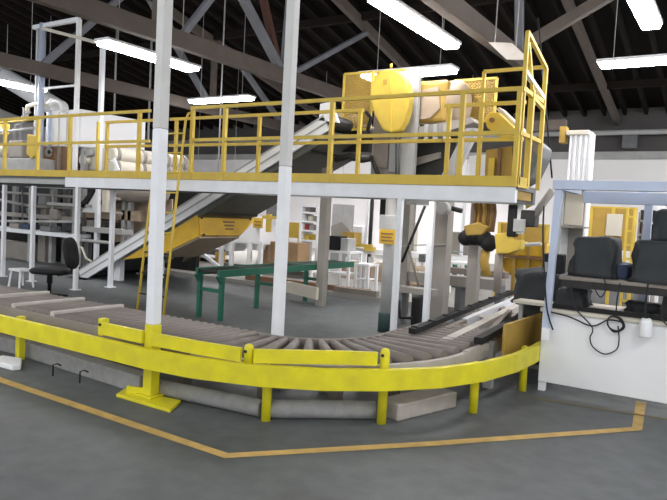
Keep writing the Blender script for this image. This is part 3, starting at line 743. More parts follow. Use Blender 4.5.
MB().pbox(84, 236, 88, 270, TPF+.5, .1, z0=0).build('upright', 'mid_grey', pf)
for i, (x, y) in enumerate(((38, 200), (50, 214), (66, 226), (26, 212), (86, 224), (104, 226))):
    MB().pbox(x, y-4, x+7, y+5, TPF+.15+.05*i, .2, bev=.02).build('valve_block', ['mid_grey', 'taupe', 'dark_steel'][i % 3], pf)
MB().lathe(P(11, 263, t=TPF+.3), [(.13, -.02), (.15, 0), (.13, .02)], 18, 'y').build('hose_reel', 'mid_grey', pf)
MB().pprism([(82, 212), (96, 188), (98, 188), (98, 213)], TPF+.25, .04).build('gusset', 'bright_white', pf)
MB().pprism([(78, 206), (92, 189), (95, 189), (84, 208)], TPF+.2, .05).build('gusset', 'dark', pf)
for (x0, y0, x1, y1, nm, m, lb, ct_) in ((9, 224, 18, 230, 'parts_bag', 'taupe', 'grey lumpy bag on the white shelf at the far left', 'bag'), (20, 222, 28, 230, 'plastic_bin', 'blue_cloth', 'dark blue bin on the white shelf behind the left posts', 'bin'), (40, 223, 50, 230, 'parts_bin', 'mid_grey', 'grey bin on the white shelf next to the tall taupe upright', 'bin')):
    a, b = P(x0, y0, t=TPF+.1), P(x1, y1, t=TPF+.1); zs = P((x0+x1)/2, 229, t=TPF).z
    zs = P(16, 229, t=TPF).z
    o = MB().box(a.x, b.x, TPF+.1, TPF+.4, zs+.002, zs+.13, .02).build(nm, m); tag(o, lb, ct_)
# beige sheet panel behind the lower conveyor
bs = MB().pprism([(110, 236), (117, 203), (148, 200), (172, 199), (172, 240), (112, 242)], 9.86, .04).build('sheet_panel', 'beige'); tag(bs, 'beige wooden sheet leaning behind the inclined conveyor', 'panel')
# ================================================================== MACHINERY ON THE WALKWAY, LEFT
bx = thing('white_tank', 'big white rectangular tank behind the railing at left', 'tank', (-11.5, 10, 0))
TK = 9.4
a = P(46, 112, t=TK); b = P(80, 146, t=TK); zt = P(63, 110, t=TK).z; zb = P(63, 147, t=TK).z
tfar = P(146, 121, s=b.x).y
MB().box(a.x, b.x, TK, tfar, zb, zt, .03).build('shell', 'bright_white', bx)
MB().pbox(48, 110, 50, 147, TK-.03, .04).build('corner_strip', 'pale_blue', bx)
for x in (58, 66, 73): MB().pbox(x, 112, x+1, 147, TK-.015, .02).build('panel_seam', 'cream', bx)
MB().pbox(40, 146, 69, 171, TK, .9, bev=.02).build('motor_base', 'brown', bx)
MB().lathe(P(49, 152, t=TK-.02), [(.11, -.03), (.11, .05)], 18, 'y').build('dial', 'grey', bx)
MB().lathe(P(49, 152, t=TK-.06), [(.05, -.01), (.05, .05)], 12, 'y').build('dial_hub', 'dark', bx)
MB().pbox(57, 146, 59, 172, TK-.05, .06).build('base_post', 'wood_grey', bx)
for (xx, tt) in ((a.x+.1, TK+.2), (b.x-.1, TK+.2), (a.x+.1, tfar-.2), (b.x-.1, tfar-.2)):
    MB().box(xx-.06, xx+.06, tt-.06, tt+.06, 0, zb+.02).build('leg', 'grey', bx)
MB().pbox(70, 147, 96, 170, TK+.3, .5, bev=.03).build('pump_block', 'cream', bx)
for i, (x, y, r) in enumerate(((78, 152, .10), (86, 160, .13), (80, 165, .08), (91, 153, .08))):
    MB().lathe(P(x, y, t=TK+.25), [(r, -.1), (r, .06), (r*.6, .08)], 14, 'y').build('valve', ['taupe', 'cream', 'dark_steel', 'grey'][i], bx)
MB().ptube([(62, 112), (61, 103), (57, 101), (50, 103), (48, 112)], TK-.05, .045, 10).build('pipe_bend', 'bright_white', bx)
MB().ptube([(26, 118), (28, 106), (36, 104), (48, 106)], TK-.1, .05, 10).build('pipe_bend', 'cream', bx)
MB().ptube([(47, 105), (52, 100), (60, 102)], TK+.1, .05, 10).build('pipe_bend', 'cream', bx)
# cylinders running to the back
s1 = P(113, 155, t=9.2).x; LC = P(186, 158, s=s1).y-9.2
for (y, lb) in ((154, 'upper cream horizontal cylinder behind the railing beside the white tank'), (167, 'lower cream horizontal cylinder behind the railing beside the white tank')):
    q = P(114, y, t=9.2)
    r = thing('pressure_cylinder', lb, 'cylinder', (s1, 11, q.z), 'cream pressure cylinders')
    MB().lathe((s1, 9.2, q.z), [(.12, -.06), (.17, 0), (.17, LC-.1), (.1, LC)], 20, 'y').build('barrel', 'cream', r)
    for t in (.0, LC*.33, LC*.66, LC-.2): MB().lathe((s1, 9.2, q.z), [(.185, t), (.185, t+.08)], 20, 'y').build('band', 'taupe', r)
o = MB().pprism([(107, 172), (112, 152), (119, 170), (108, 181)], 9.15, .03).build('end_gusset', 'bright_white'); tag(o, 'small white gusset plate in front of the cream cylinders', 'bracket')
rk = thing('cylinder_stand', 'steel stand carrying the cream cylinders behind the railing', 'stand', (s1, 11, 0))
for t in (9.6, 9.2+LC-.6):
    MB().box(s1-.15, s1-.05, t, t+.1, 0, P(114, 173, t=9.2).z).build('leg', 'grey', rk)
    MB().box(s1+.05, s1+.15, t, t+.1, 0, P(114, 173, t=9.2).z).build('leg', 'grey', rk)
# far-left equipment
ye = thing('pump_set', 'grey pump set with a yellow guard box at the far left of the walkway', 'machine', (P(20, 165, t=9.0).x, 9.2, 2.0))
MB().pbox(-6, 158, 36, 172, 8.9, .6, bev=.02).build('base', 'grey', ye)
MB().pprism([(27, 134), (37, 136), (36, 154), (31, 159), (26, 154)], 8.85, .08, .02).build('guard_box', 'yellow', ye)
MB().pbox(8, 140, 22, 158, 8.95, .4, bev=.04).build('pump', 'taupe', ye)
MB().lathe(P(2, 150, t=9.1), [(.14, -.15), (.16, -.1), (.16, .2), (.1, .25)], 16, 'x').build('motor', 'cream', ye)
for pts_, r_ in (([(14, 140), (15, 126), (24, 122), (24, 108)], .03), ([(20, 140), (21, 118), (30, 112)], .025), ([(-4, 132), (12, 131), (34, 128)], .035), ([(4, 158), (5, 136), (0, 128)], .03)):
    MB().ptube(pts_, 9.0, r_).build('pipe', 'grey', ye)
MB().ptube([(-5, 123), (20, 121), (38, 119)], 8.95, .02).build('rail', 'yellow', ye)
MB().pbox(-3, 124, 6, 134, 9.3, .1).build('yellow_panel', 'yellow', ye)
# gantry of white tubes
ga = thing('pipe_gantry', 'tall white pipe gantry standing over the tank at left', 'gantry', (P(44, 100, t=9.75).x, 9.75, 0))
TG = 9.22
gp = P(43, 26, t=TG); gz_ = gp.z; gx = gp.x; gr_ = P(79, 26, t=TG).x; gl = P(34, 30, t=TG).x
MB().tube([(gx, TG, 1.9), (gx, TG, gz_+.06)], .075, 12).build('main_post', 'pale_blue', ga)
MB().tube([(gl, TG+.1, 1.9), (gl, TG+.1, gz_)], .035, 10).build('post', 'white', ga)
MB().bar((gr_, TG, 1.9), (gr_, TG, gz_), .085).build('post', 'bright_white', ga)
MB().bar((gl, TG, gz_), (gr_, TG, gz_), .09).build('top_bar', 'white', ga)
zq = P(60, 87, t=TG).z
MB().bar((gx, TG, zq), (gr_, TG, zq), .045).build('mid_bar', 'white', ga)
sp_ = P(103, 44, t=9.15)
MB().bar((gx, TG-.03, gz_-.06), (sp_.x, 9.15, sp_.z), .07).build('side_bar', 'cream', ga)
MB().bar((sp_.x, 9.15, 0), (sp_.x, 9.15, sp_.z+.05), .085).build('post', 'white', ga)
MB().box(gl-.1, gr_+.1, TG-.05, TG+.14, 1.80, 1.9).build('base_frame', 'grey', ga)
for x in (gl, gr_): MB().box(x-.04, x+.04, TG, TG+.08, 0, 1.81).build('leg', 'grey', ga)
kt = thing('cable_tray', 'pale cable tray under the roof just left of the walkway gate', 'tray', P(509, 58, t=9.6))
MB().pprism([(488, 42), (512, 43), (530, 60), (506, 59)], 9.6, .05).build('tray_plate', 'roller_pale', kt)
for x, y in ((495, 43), (516, 47)): MB().tube([P(x, y, t=9.625), Vector((P(x, y, t=9.625).x, 9.625, roof_z(9.6)-.1))], .01, 6).build('hanger', 'grey', kt)
ad = thing('air_duct', 'pale round air duct sloping down behind the gantry at the left edge', 'duct', P(20, 85, t=12.5))
d0, d1 = P(-40, 50, t=12.5), P(60, 110, t=12.5)
MB().tube([d0, d0.lerp(d1, .5), d1], .30, 16).build('duct_pipe', 'bright_white', ad)
for k in (.1, .5, .9):
    p = d0.lerp(d1, k); MB().tube([p+_z*.28, Vector((p.x, p.y, roof_z(p.y)-.1))], .012, 6).build('hanger', 'grey', ad)
    MB().lathe(p, [(.315, -.04), (.315, .04)], 16, 'x').build('clamp_ring', 'grey', ad)
for i, x in enumerate((116, 151)):
    q = P(x, 60, t=13.5); o = MB().tube([(q.x, q.y, P(x, 112+i*30, t=13.5).z), (q.x, q.y, roof_z(13.5)-.2)], .03, 8).build('hanger_rod', 'grey')
    tag(o, ['thin grey rod hanging from the roof behind the white tank', 'thin grey rod hanging just left of the near white column'][i], 'rod')
q = P(221, 100, t=10.5); o = MB().tube([(q.x, q.y, P(221, 175, t=10.5).z-.2), (q.x, q.y, roof_z(10.5)-.2)], .016, 8).build('hanger_rod', 'grey'); tag(o, 'thin grey rod hanging from the roof right of the ladder', 'rod')
# ================================================================== BOOTH AT THE RIGHT
TB_ = 6.12
bl = P(540, 350, t=TB_).x
bo = thing('work_bench', 'white fronted inspection bench with a pale blue gantry at the right edge', 'bench', (bl+1.1, TB_+.4, 0))
MB().box(bl, bl+2.2, TB_, TB_+.03, .09, .745, .005).build('front_panel', 'bright_white', bo)
MB().box(bl, bl+.03, TB_+.03, TB_+.8, .09, .745).build('side_panel', 'white', bo)
MB().box(bl-.02, bl+2.22, TB_-.02, TB_+.85, .745, .78, .006).build('worktop', 'cream', bo)
MB().box(bl+.06, bl+2.2, TB_+.06, TB_+.1, 0.75+.03, .82).build('rear_edge', 'dark', bo)
for x in (bl+.03, bl+2.1):
    for y in (TB_+.05, TB_+.75): MB().box(x-.03, x+.03, y-.03, y+.03, 0, .09).build('foot', 'white', bo)
zs = P(600, 279, t=TB_+.12).z
MB().box(bl+.10, bl+2.2, TB_+.10, TB_+.75, zs-.035, zs, .006).build('upper_shelf', 'wood_grey', bo)
MB().box(bl+.12, bl+2.2, TB_+.11, TB_+.14, zs-.10, zs-.036).build('shelf_beam', 'dark_steel', bo)
for x in (bl+.2, bl+.98, bl+2.1): MB().box(x-.03, x+.03, TB_+.4, TB_+.46, .78, zs-.036).build('shelf_support', 'dark_steel', bo)
gq = P(546, 325, t=TB_-.05); gt_ = P(558, 184, t=TB_-.05)
MB().bar((gq.x+.0, TB_-.045, gq.z-.05), (gq.x+.03, TB_-.045, gt_.z-.02), .055, .06).build('gantry_post', 'pale_blue', bo)
MB().box(gq.x-.02, gq.x+2.3, TB_-.09, TB_-.01, gt_.z-.05, gt_.z+.035, .005).build('gantry_beam', 'pale_blue', bo)
q = P(583, 197, t=TB_+.25)
MB().box(q.x, q.x+2.2, TB_+.25, TB_+.31, P(620, 204, t=TB_+.25).z, P(620, 192, t=TB_+.25).z, .005).build('rear_beam', 'pale_blue', bo)
MB().box(gq.x-.02, gq.x+.05, TB_-.01, TB_+.8, gt_.z-.05, gt_.z+.02).build('side_beam', 'pale_blue', bo)
q = P(647, 230, t=TB_+.78)
MB().box(q.x-.035, q.x+.035, TB_+.75, TB_+.82, .78, gt_.z-.03, .005).build('gantry_post', 'pale_blue', bo)
MB().box(q.x-.035, q.x+.035, TB_+.31, TB_+.82, gt_.z-.1, gt_.z-.03).build('side_beam', 'pale_blue', bo)
MB().pbox(541, 328, 549, 341, TB_-.1, .04, bev=.008).build('post_shoe', 'white', bo)

def drape(name, m, cx, cy, z0, w_, d_, h_, label, cat, seed=1, top=.78, sag=.03, parent=None, n=40, group=None, bulge=1.06, ex=.45):
    mb = MB(); rings = []
    prof = [(bulge, 0), (1.02, .12), (1.0, .35), (.985, .6), (.97, .8), (.93, .92), (top, .985), (top*.6, 1.0), (top*.2, .995)]
    for j, (f, h) in enumerate(prof):
        ring = []
        for k in range(n):
            a = 2*math.pi*k/n; c_, s_ = math.cos(a), math.sin(a)
            e = ex
            x = w_/2*f*math.copysign(abs(c_)**e, c_); y = d_/2*f*math.copysign(abs(s_)**e, s_)
            wr = noise.noise(Vector((a*2.2*1.0+seed*9, h*2.5, seed)))*sag*(1.25-h)+noise.noise(Vector((c_*5+seed, s_*5, h*6)))*sag*.5
            x *= 1+wr/(w_/2); y *= 1+wr/(d_/2)
            ring.append(mb.bm.verts.new((cx+x, cy+y, z0+h_*h+(noise.noise(Vector((x*6, y*6, seed)))*sag*.5 if h > .5 else 0))))
        rings.append(ring)
    for q, w in zip(rings, rings[1:]):
        for k in range(n): mb.bm.faces.new((q[k], q[(k+1) % n], w[(k+1) % n], w[k])).smooth = True
    mb.bm.faces.new(rings[0][::-1]); mb.bm.faces.new(rings[-1])
    return tag(mb.build(name, m), label, cat, group)
tc = TB_+.38
a, b = P(570, 260, t=tc-.2), P(617, 260, t=tc-.2); zh = P(593, 237, t=tc-.2).z-zs
drape('covered_monitor', 'black_cloth', (a.x+b.x)/2, tc, zs+.002, b.x-a.x-.03, .42, zh, 'black cloth covered monitor on the bench shelf, left of two', 'monitor', 3, sag=.045, top=.88, ex=.3)
a2 = P(633, 260, t=tc-.2)
drape('covered_monitor', 'black_cloth', a2.x+.24, tc-.02, zs+.002, .50, .46, zh*1.0, 'black cloth covered monitor on the bench shelf at the right photo edge', 'monitor', 5, sag=.05, bulge=1.12, top=.86, ex=.3)
q = P(661, 240, t=tc); 
drape('cloth_bundle', 'black_cloth', q.x+.05, tc+.02, zs+zh*.99, .22, .24, P(661, 209, t=tc).z-zs-zh, 'black cloth bundle heaped on top of the right covered monitor', 'cloth', 8, top=.6, sag=.04)
q = P(625, 262, t=tc+.2)
drape('folded_cloth', 'blue_cloth', q.x, tc+.08, zs+.002, .16, .3, .14, 'dark blue folded cloth between the two covered monitors', 'cloth', 11, sag=.03)
# black speaker-like box by the post
q = P(551, 264, t=TB_+.25)
bb = thing('control_box', 'small black control box with a grey plate beside the pale blue post', 'control box', (q.x, TB_+.3, zs))
MB().pbox(542, 254, 562, 276, TB_+.2, .16, z0=zs+.002, bev=.012).build('case', 'dark', bb)
MB().pbox(543, 262, 547, 272, TB_+.19, .012).build('plate', 'grey', bb)
# black tarp between conveyor end and bench
c0, c1 = P(516, 300, t=7.0), P(572, 276, t=7.0)
crate = thing('support_crate', 'low dark crate under the black tarp at the conveyor end', 'crate', ((c0.x+c1.x)/2, 7.3, 0))
MB().box(c0.x+.05, c1.x, 7.0, 7.5, .05, .68).build('body', 'dark_steel', crate)
MB().box(c0.x+.05, c1.x, 7.0, 7.5, 0, .049).build('runner', 'wood_grey', crate)
drape('black_tarp', 'black_cloth', (c0.x+c1.x)/2-.02, 7.25, .682, c1.x-c0.x+.12, .62, c1.z-.66, 'crumpled black tarp heaped between the conveyor end and the bench', 'tarp', 31, top=.5, sag=.09, ex=.75, bulge=1.1)
drape('cloth_bundle', 'black_cloth', P(574, 300, t=TB_+.5).x, TB_+.5, .782, .28, .34, .17, 'black cloth stuffed under the bench shelf beside the pale blue post', 'cloth', 14, sag=.05)
drape('cloth_bundle', 'black_cloth', P(645, 300, t=TB_+.55).x, TB_+.58, .782, .30, .22, .10, 'black bundle under the bench shelf by the hanging cylinder', 'cloth', 15, sag=.05)
MB().box(bl-.42, bl-.02, TB_+.45, TB_+.7, .735, .765, .005).build('side_ledge', 'cream', bo)
MB().box(bl-.40, bl-.36, TB_+.6, TB_+.64, 0, .735).build('ledge_leg', 'grey', bo)
# cables
def cable(pts, label, r=.006, t=TB_-.035):
    ps = [P(*p, t=t) for p in pts]; out = []
    for i in range(len(ps)-1):
        p0, p1, p2, p3 = ps[max(i-1, 0)], ps[i], ps[i+1], ps[min(i+2, len(ps)-1)]
        for k in range(6):
            u = k/6; out.append(.5*((2*p1)+(p2-p0)*u+(2*p0-5*p1+4*p2-p3)*u*u+(-p0+3*p1-3*p2+p3)*u**3))
    out.append(ps[-1])
    return tag(MB().tube(out, r, 6).build('power_cable', 'cable'), label, 'cable')
cable([(570, 282), (574, 306), (592, 327), (590, 338), (593, 347), (604, 354), (616, 350), (619, 340), (618, 326)], 'thin black cable drooping in a loop down the bench front')
cable([(551, 312), (570, 317), (592, 326), (608, 320), (622, 322)], 'black cable running sideways across the top of the bench front', .007)
cable([(610, 316), (618, 318), (623, 326), (617, 331), (609, 327), (608, 319), (615, 316), (622, 320), (624, 328), (614, 332), (607, 324)], 'coil of black cable hanging on the bench front', .007, TB_-.045)
cable([(620, 283), (617, 300), (616, 317)], 'black cable hanging from the shelf into the coil', .006, TB_+.0-.03)
cable([(592, 283), (600, 297), (606, 289), (604, 278)], 'short black cable loop hanging under the bench shelf', .006, TB_+.07)
cable([(648, 284), (646, 300), (644, 320)], 'black cable running down to the white hanging cylinder', .009)
cable([(664, 296), (661, 316), (668, 326)], 'black cable at the right photo edge on the bench front', .006)
cable([(544, 206), (543, 240), (546, 300), (549, 318), (553, 330)], 'black cable running down along the pale blue post', .008, TB_-.1)
hc = thing('hanging_cylinder', 'white plastic cylinder hanging on the bench front below cables', 'cylinder', P(645, 337, t=TB_-.07))
c = P(645, 337, t=TB_-.075)
MB().lathe((c.x, c.y, c.z), [(.05, 0), (.055, .01), (.05, .13), (.035, .16)], 16).build('body', 'bright_white', hc)
MB().lathe((c.x, c.y, c.z+.16), [(.012, 0), (.012, .05)], 8).build('plug', 'dark', hc)

# ================================================================== BEHIND THE BOOTH
wc = thing('white_column', 'thick ribbed white column with capped top behind the booth', 'column', (P(577, 200, t=12).x, 12, 0))
TC = 12.0
MB().pbox(568, 135, 586, 250, TC, .45, z0=0).build('shaft', 'bright_white', wc)
for x in (566, 571, 576, 581, 586): MB().pbox(x, 132, x+2.2, 250, TC-.05, .06, z0=0).build('rib', 'white', wc)
MB().pbox(566, 130, 589, 135, TC-.08, .6, bev=.02).build('cap', 'cream', wc)
ca = thing('grey_cabinet', 'tall grey open cabinet between the blue post and the white column', 'cabinet', (P(568, 220, t=9.2).x, 9.2, 0))
TA = 9.2
MB().pbox(558, 190, 561, 270, TA, .5, z0=0).build('side', 'grey', ca)
MB().pbox(561, 190, 583, 270, TA+.45, .05, z0=0).build('back', 'taupe', ca)
MB().pbox(558, 186, 584, 190, TA, .5).build('top', 'grey', ca)
MB().pbox(561, 226, 583, 228, TA, .45).build('shelf', 'wood_grey', ca)
MB().pbox(565, 191, 583, 225, TA+.1, .03).build('door', 'cream', ca)
def fence(x0, y0, x1, y1, t, label, m='yellow', name='guard_fence', div=1, zb=None):
    a, b = P(x0, y0, t=t), P(x1, y0, t=t); r = thing(name, label, 'fence', ((a.x+b.x)/2, t, 0))
    z0 = P((x0+x1)/2, y1, t=t).z
    for i in range(div):
        f0, f1 = x0+(x1-x0)*i/div, x0+(x1-x0)*(i+1)/div
        MB().box(P(f0, y0, t=t).x+.03, P(f1, y0, t=t).x-.03, t, t+.02, z0, a.z-.03).build('panel', m, r)
    for i in range(div+1):
        xx = P(x0+(x1-x0)*i/div, y0, t=t).x
        MB().box(xx-.03, xx+.03, t-.02, t+.04, 0, a.z).build('post', 'yellow', r)
    MB().box(a.x+.03, b.x-.03, t-.01, t+.03, a.z-.03, a.z).build('top_rail', 'yellow', r)
    return r
fence(592, 206, 636, 250, 13.5, 'yellow panel fence behind the left covered monitor', 'ochre', div=2)
fence(500, 222, 548, 255, 12.5, 'yellow panel fence left of the pale blue post', 'ochre', div=2)
tagp = MB().pbox(606, 214, 622, 236, 13.44, .06, bev=.01).build('notice_board', 'cream'); tag(tagp, 'pale notice board in front of the yellow panel fence', 'board')
yl = thing('yellow_ladder', 'upright yellow ladder behind the booth, right of the panel fence', 'ladder', (P(630, 230, t=12.5).x, 12.5, 0))
for x in (626, 633): MB().pbox(x-1.2, 208, x+1.2, 255, 12.5, .06, z0=0).build('stile', 'yellow', yl)
for i in range(9):
    z = .25+i*.25; a, b = P(626, 230, t=12.52).x, P(633, 230, t=12.52).x
    MB().box(a+.02, b-.02, 12.51, 12.55, z, z+.04).build('rung', 'yellow', yl)
sh = thing('storage_rack', 'low rack with dark goods behind the booth near the right edge', 'rack', (P(645, 235, t=14).x, 14, 0))
for x in (637, 655): MB().pbox(x, 212, x+1.5, 260, 14, .5, z0=0).build('upright', 'taupe', sh)
for y in (220, 234, 246): MB().pbox(638.6, y, 655, y+2, 14, .5).build('shelf', 'taupe', sh)
for i, (x, y, m) in enumerate(((640, 215, 'dark_steel'), (646, 214, 'brown'), (641, 228, 'brown'), (648, 229, 'dark'), (651, 215, 'dark'))):
    a, b = P(x, y, t=14.1), P(x+4, y+5, t=14.1); zz = P(646, 220 if y < 221 else 234, t=14).z
    o = MB().box(a.x, b.x, 14.1, 14.4, zz+.003, zz+.2, .02).build('goods_box', MATS[m] and m); tag(o, ['dark box at left', 'brown box in the middle', 'brown box at left', 'black box at right', 'black box at right'][i]+(' of the rack\'s upper shelf' if y < 221 else ' of the rack\'s middle shelf'), 'box', 'goods on the low rack')
wp = MB().pbox(655, 205, 663, 245, 15.5, .25, z0=0, z1=2.5).build('white_pillar', 'bright_white'); tag(wp, 'white pillar at the back behind the right gantry post', 'pillar')
# tan beam and orange lamp near the ceiling at right of the walkway
o = MB().bar(P(500, 128, t=14), P(566, 125, t=14), .2, .22).build('ceiling_beam', 'truss_wood'); tag(o, 'tan horizontal beam behind the gate frame at the end of the walkway', 'beam')
MB().pbox(559, 126, 566, 143, 12.05, .2, bev=.02).build('amber_box', 'ochre', wc)
o = MB().tube([P(538, 18, t=9), P(552, 178, t=9)], .012, 6).build('hanging_cable', 'cable'); tag(o, 'thin cable hanging from the roof right of the walkway gate', 'cable')

# ================================================================== BACKGROUND UNDER THE WALKWAY
SLB = .09
def ztab(name, label, cat, x0, x1, ytop, t, dep, m='bright_white', zb=SLB, legw=.05, shelf=True, group=None):
    a, b = P(x0, ytop, t=t), P(x1, ytop, t=t); z = P((x0+x1)/2, ytop, t=t).z
    r = thing(name, label, cat, ((a.x+b.x)/2, t, zb), group)
    MB().box(a.x, b.x, t, t+dep, z-.04, z).build('top', m, r)
    for x in (a.x+.03, b.x-.03):
        for y in (t+.03, t+dep-.03): MB().box(x-legw/2, x+legw/2, y-legw/2, y+legw/2, zb, z-.04).build('leg', m, r)
    if shelf: MB().box(a.x+.06, b.x-.06, t+.02, t+dep-.02, zb+(z-zb)*.4, zb+(z-zb)*.4+.03).build('shelf', m, r)
    return r, z
r, z = ztab('white_table', 'tall white table carrying a black box right of the taupe post', 'table', 326.5, 350, 251, 10.5, .5)
for x0, x1, h, m, lb in ((328, 339, .28, 'dark', 'black box standing on the tall white table'), (340.5, 348, .25, 'grey', 'grey box beside the black box on the tall white table')):
    a, b = P(x0, 245, t=10.55).x, P(x1, 245, t=10.55).x
    tag(MB().box(a, b, 10.55, 10.85, z+.003, z+h, .01).build('equipment_box', m), lb, 'box')
ztab('white_table', 'lower white side table right of the tall white table', 'table', 354, 369, 264, 10.7, .4)
# white machine with hopper and legs behind the trough
hm = thing('hopper_machine', 'white machine on legs with a diagonal brace behind the green table', 'machine', (P(245, 240, t=11.2).x, 11.4, SLB))
MB().pbox(213, 215, 260, 243, 11.2, .9, bev=.02).build('body', 'bright_white', hm)
MB().pprism([(221, 243), (238, 243), (233, 251), (226, 251)], 11.3, .4).build('chute', 'white', hm)
MB().pprism([(243, 243), (259, 243), (256, 250), (249, 250)], 11.3, .4).build('chute', 'white', hm)
for x in (221, 231, 249, 260):
    q = P(x, 260, t=11.15); MB().box(q.x-.04, q.x+.04, 11.12, 11.2, SLB, P(x, 242, t=11.15).z).build('leg', 'bright_white', hm)
for x in (221, 260):
    q = P(x, 260, t=12); MB().box(q.x-.04, q.x+.04, 11.95, 12.03, SLB, P(x, 242, t=11.15).z).build('leg', 'bright_white', hm)
MB().pbar((249, 272), (260, 256), 11.16, .05).build('brace', 'bright_white', hm)
MB().pbar((200, 252), (226, 272), 11.0, .07).build('brace', 'white', hm)
sgn = MB().pbox(253, 218, 262, 228, 11.1, .03).build('sign', 'orange_yellow', hm)
for y in (221, 224.5): MB().pbox(254.5, y, 260.5, y+1.2, 11.09, .012).build('sign_line', 'brown', sgn)
MB().pbox(266, 204, 277, 217, 11.4, .3, bev=.02).build('control_head', 'mid_grey', hm)
MB().pbox(266, 214, 270, 232, 11.0, .06).build('yellow_post', 'yellow', hm)
MB().pbox(262, 216, 278, 219, 10.98, .05).build('yellow_rail', 'yellow', hm)
# cardboard boxes on a pallet shelf
r, z = ztab('white_bench', 'long white bench under the cardboard boxes behind the centre column', 'bench', 259, 312, 268, 11.4, .7, shelf=False)
for x0, x1, lb in ((263, 275, 'brown cardboard box left of the centre column'), (277, 298, 'brown cardboard box half hidden by the centre column')):
    a, b = P(x0, 255, t=11.6).x, P(x1, 255, t=11.6).x; bxx = thing('cardboard_box', lb, 'box', ((a+b)/2, 11.8, z), 'cardboard boxes on the white bench')
    MB().box(a, b, 11.6, 12.05, z+.003, z+P(270, 243, t=11.6).z-P(270, 267, t=11.6).z, .008).build('carton', 'card', bxx)
    MB().box((a+b)/2-.03, (a+b)/2+.03, 11.595, 12.055, z+.1, z+P(270, 243, t=11.6).z-P(270, 267, t=11.6).z+.004).build('packing_tape', 'beige', bxx)
fence(288, 222, 300, 238, 13.0, 'small yellow barrier right of the centre column', 'yellow')
rkk = thing('white_rack', 'tall white shelving rack between the centre column and the taupe post', 'rack', (P(308, 220, t=12.6).x, 12.6, SLB))
for x in (300, 317): MB().pbox(x-1, 205, x+1, 260, 12.6, .5, z0=SLB).build('upright', 'bright_white', rkk)
for y in (212, 221, 230, 240): MB().pbox(301.2, y, 315.8, y+1.6, 12.62, .46).build('shelf', 'bright_white', rkk)
MB().pbox(301, 205, 316, 207, 12.6, .5).build('top', 'bright_white', rkk)
for i, (x, y, m) in enumerate(((302, 221, 'grey'), (308, 221, 'cream'), (303, 230, 'red'), (309, 230, 'grey'), (304, 240, 'yellow'), (310, 240, 'yellow'), (305, 212, 'taupe'))):
    a, b = P(x, y, t=12.75).x, P(x+5, y, t=12.75).x; zz = P(308, y, t=12.62).z
    zz = P(308.5, y, t=12.62).z
    o = MB().box(a, b, 12.75, 13.0, zz+.003, zz+.13, .01).build('supply_box', m)
    tag(o, m.replace('_', ' ')+' small box at '+('left' if i % 2 == 0 else 'right')+' on the white rack, '+{212: 'topmost', 221: 'second', 230: 'third', 240: 'lowest'}[y]+' shelf', 'box', 'boxes on the white rack')
# white enclosure and yellow-brown crate beyond the table
we = thing('white_cabinet', 'big white machine cabinet at the back between taupe post and sign post', 'cabinet', (P(345, 220, t=15).x, 15, SLB))
MB().pbox(331, 204, 342, 262, 15, .6, z0=SLB, bev=.02).build('body', 'grey', we)
MB().pprism([(331, 226), (341, 222), (356, 236), (356, 246), (331, 246)], 14.8, .15).build('sloped_cover', 'taupe', we)
o = MB().pbox(342, 232, 354, 244, 14.2, .4, bev=.01).build('wooden_crate', 'ochre'); tag(o, 'ochre crate behind the tall white table', 'crate')
cw = thing('back_conveyor', 'white belt conveyor with yellow guard at the back behind the sign post', 'conveyor', (P(385, 255, t=14.2).x, 14.2, SLB))
MB().pbox(340, 252, 468, 257, 14.2, .7).build('bed', 'bright_white', cw)
MB().pbox(352, 244, 371, 247, 14.1, .1).build('guard', 'yellow', cw)
MB().pbox(364, 247, 373, 251, 14.1, .15).build('motor', 'yellow', cw)
for x in (345, 368, 392, 418, 445, 465): MB().pbox(x, 257, x+3, 275, 14.3, .12, z0=SLB).build('leg', 'bright_white', cw)
ztab('white_conveyor', 'white low table at the back between the two taupe stand posts', 'table', 449, 464, 262, 12.2, .5, shelf=False)
for i, (y0, y1) in enumerate(((252, 258), (265, 275))):
    o = MB().pbox(446, y0, 463, y1, 14.25 if i == 0 else 13.2, .4, z0=SLB if i else P(454, 252.3, t=14.2).z, bev=.02).build('green_box', 'green')
    tag(o, ['dark green box on the back conveyor line', 'dark green box low on the floor at the back'][i], 'box')
for i, (x, y0, t, m, lb) in enumerate(((370, 192, 15.6, 'dark_steel', 'thin dark pole at the back between the white cabinet and the sign post'), (366, 192, 16.4, 'bright_white', 'slim white pole at the back just left of the thin dark pole'), (412, 200, 15.4, 'taupe', 'slim grey pole at the back between the white post and the stand post'), (462, 196, 16.0, 'white', 'slim white pole at the back left of the hanging hoses'))):
    o = MB().pbox(x-1.2, y0, x+1.2, 268, t, .08, z0=SLB, z1=3.0).build('pole', m); tag(o, lb, 'pole')
for i, (x0, x1, y0, y1, m, lb, nm) in enumerate(((396, 412, 222, 246, 'cream', 'pale cupboard at the back behind the braces of the drive machine', 'cupboard'), (449, 468, 232, 250, 'taupe', 'grey cupboard at the back left of the hanging gripper', 'cupboard'), (352, 362, 226, 242, 'grey', 'grey cupboard at the back left of the slim white pole', 'cupboard'))):
    o = MB().pbox(x0, y0, x1, y1, 17.0+i*.5, .4, z0=SLB, bev=.02).build(nm, m); tag(o, lb, 'cupboard')
# beige sacks
for i, (x, y, r_) in enumerate(((352, 272, .20), (366, 274, .19), (381, 275, .22), (402, 272, .26), (416, 274, .22))):
    c = P(x, y, t=12.9)
    drape('beige_sack', 'beige', c.x, 12.9, SLB, r_*1.9, r_*1.9, r_*1.9, ['beige sack under the low white side table', 'beige sack right of the low white side table', 'beige sack left of the sign post', 'largest beige sack right of the sign post', 'beige sack behind the taupe stand post'][i], 'sack', 20+i, top=.6, sag=.05, group='beige sacks on the back floor')
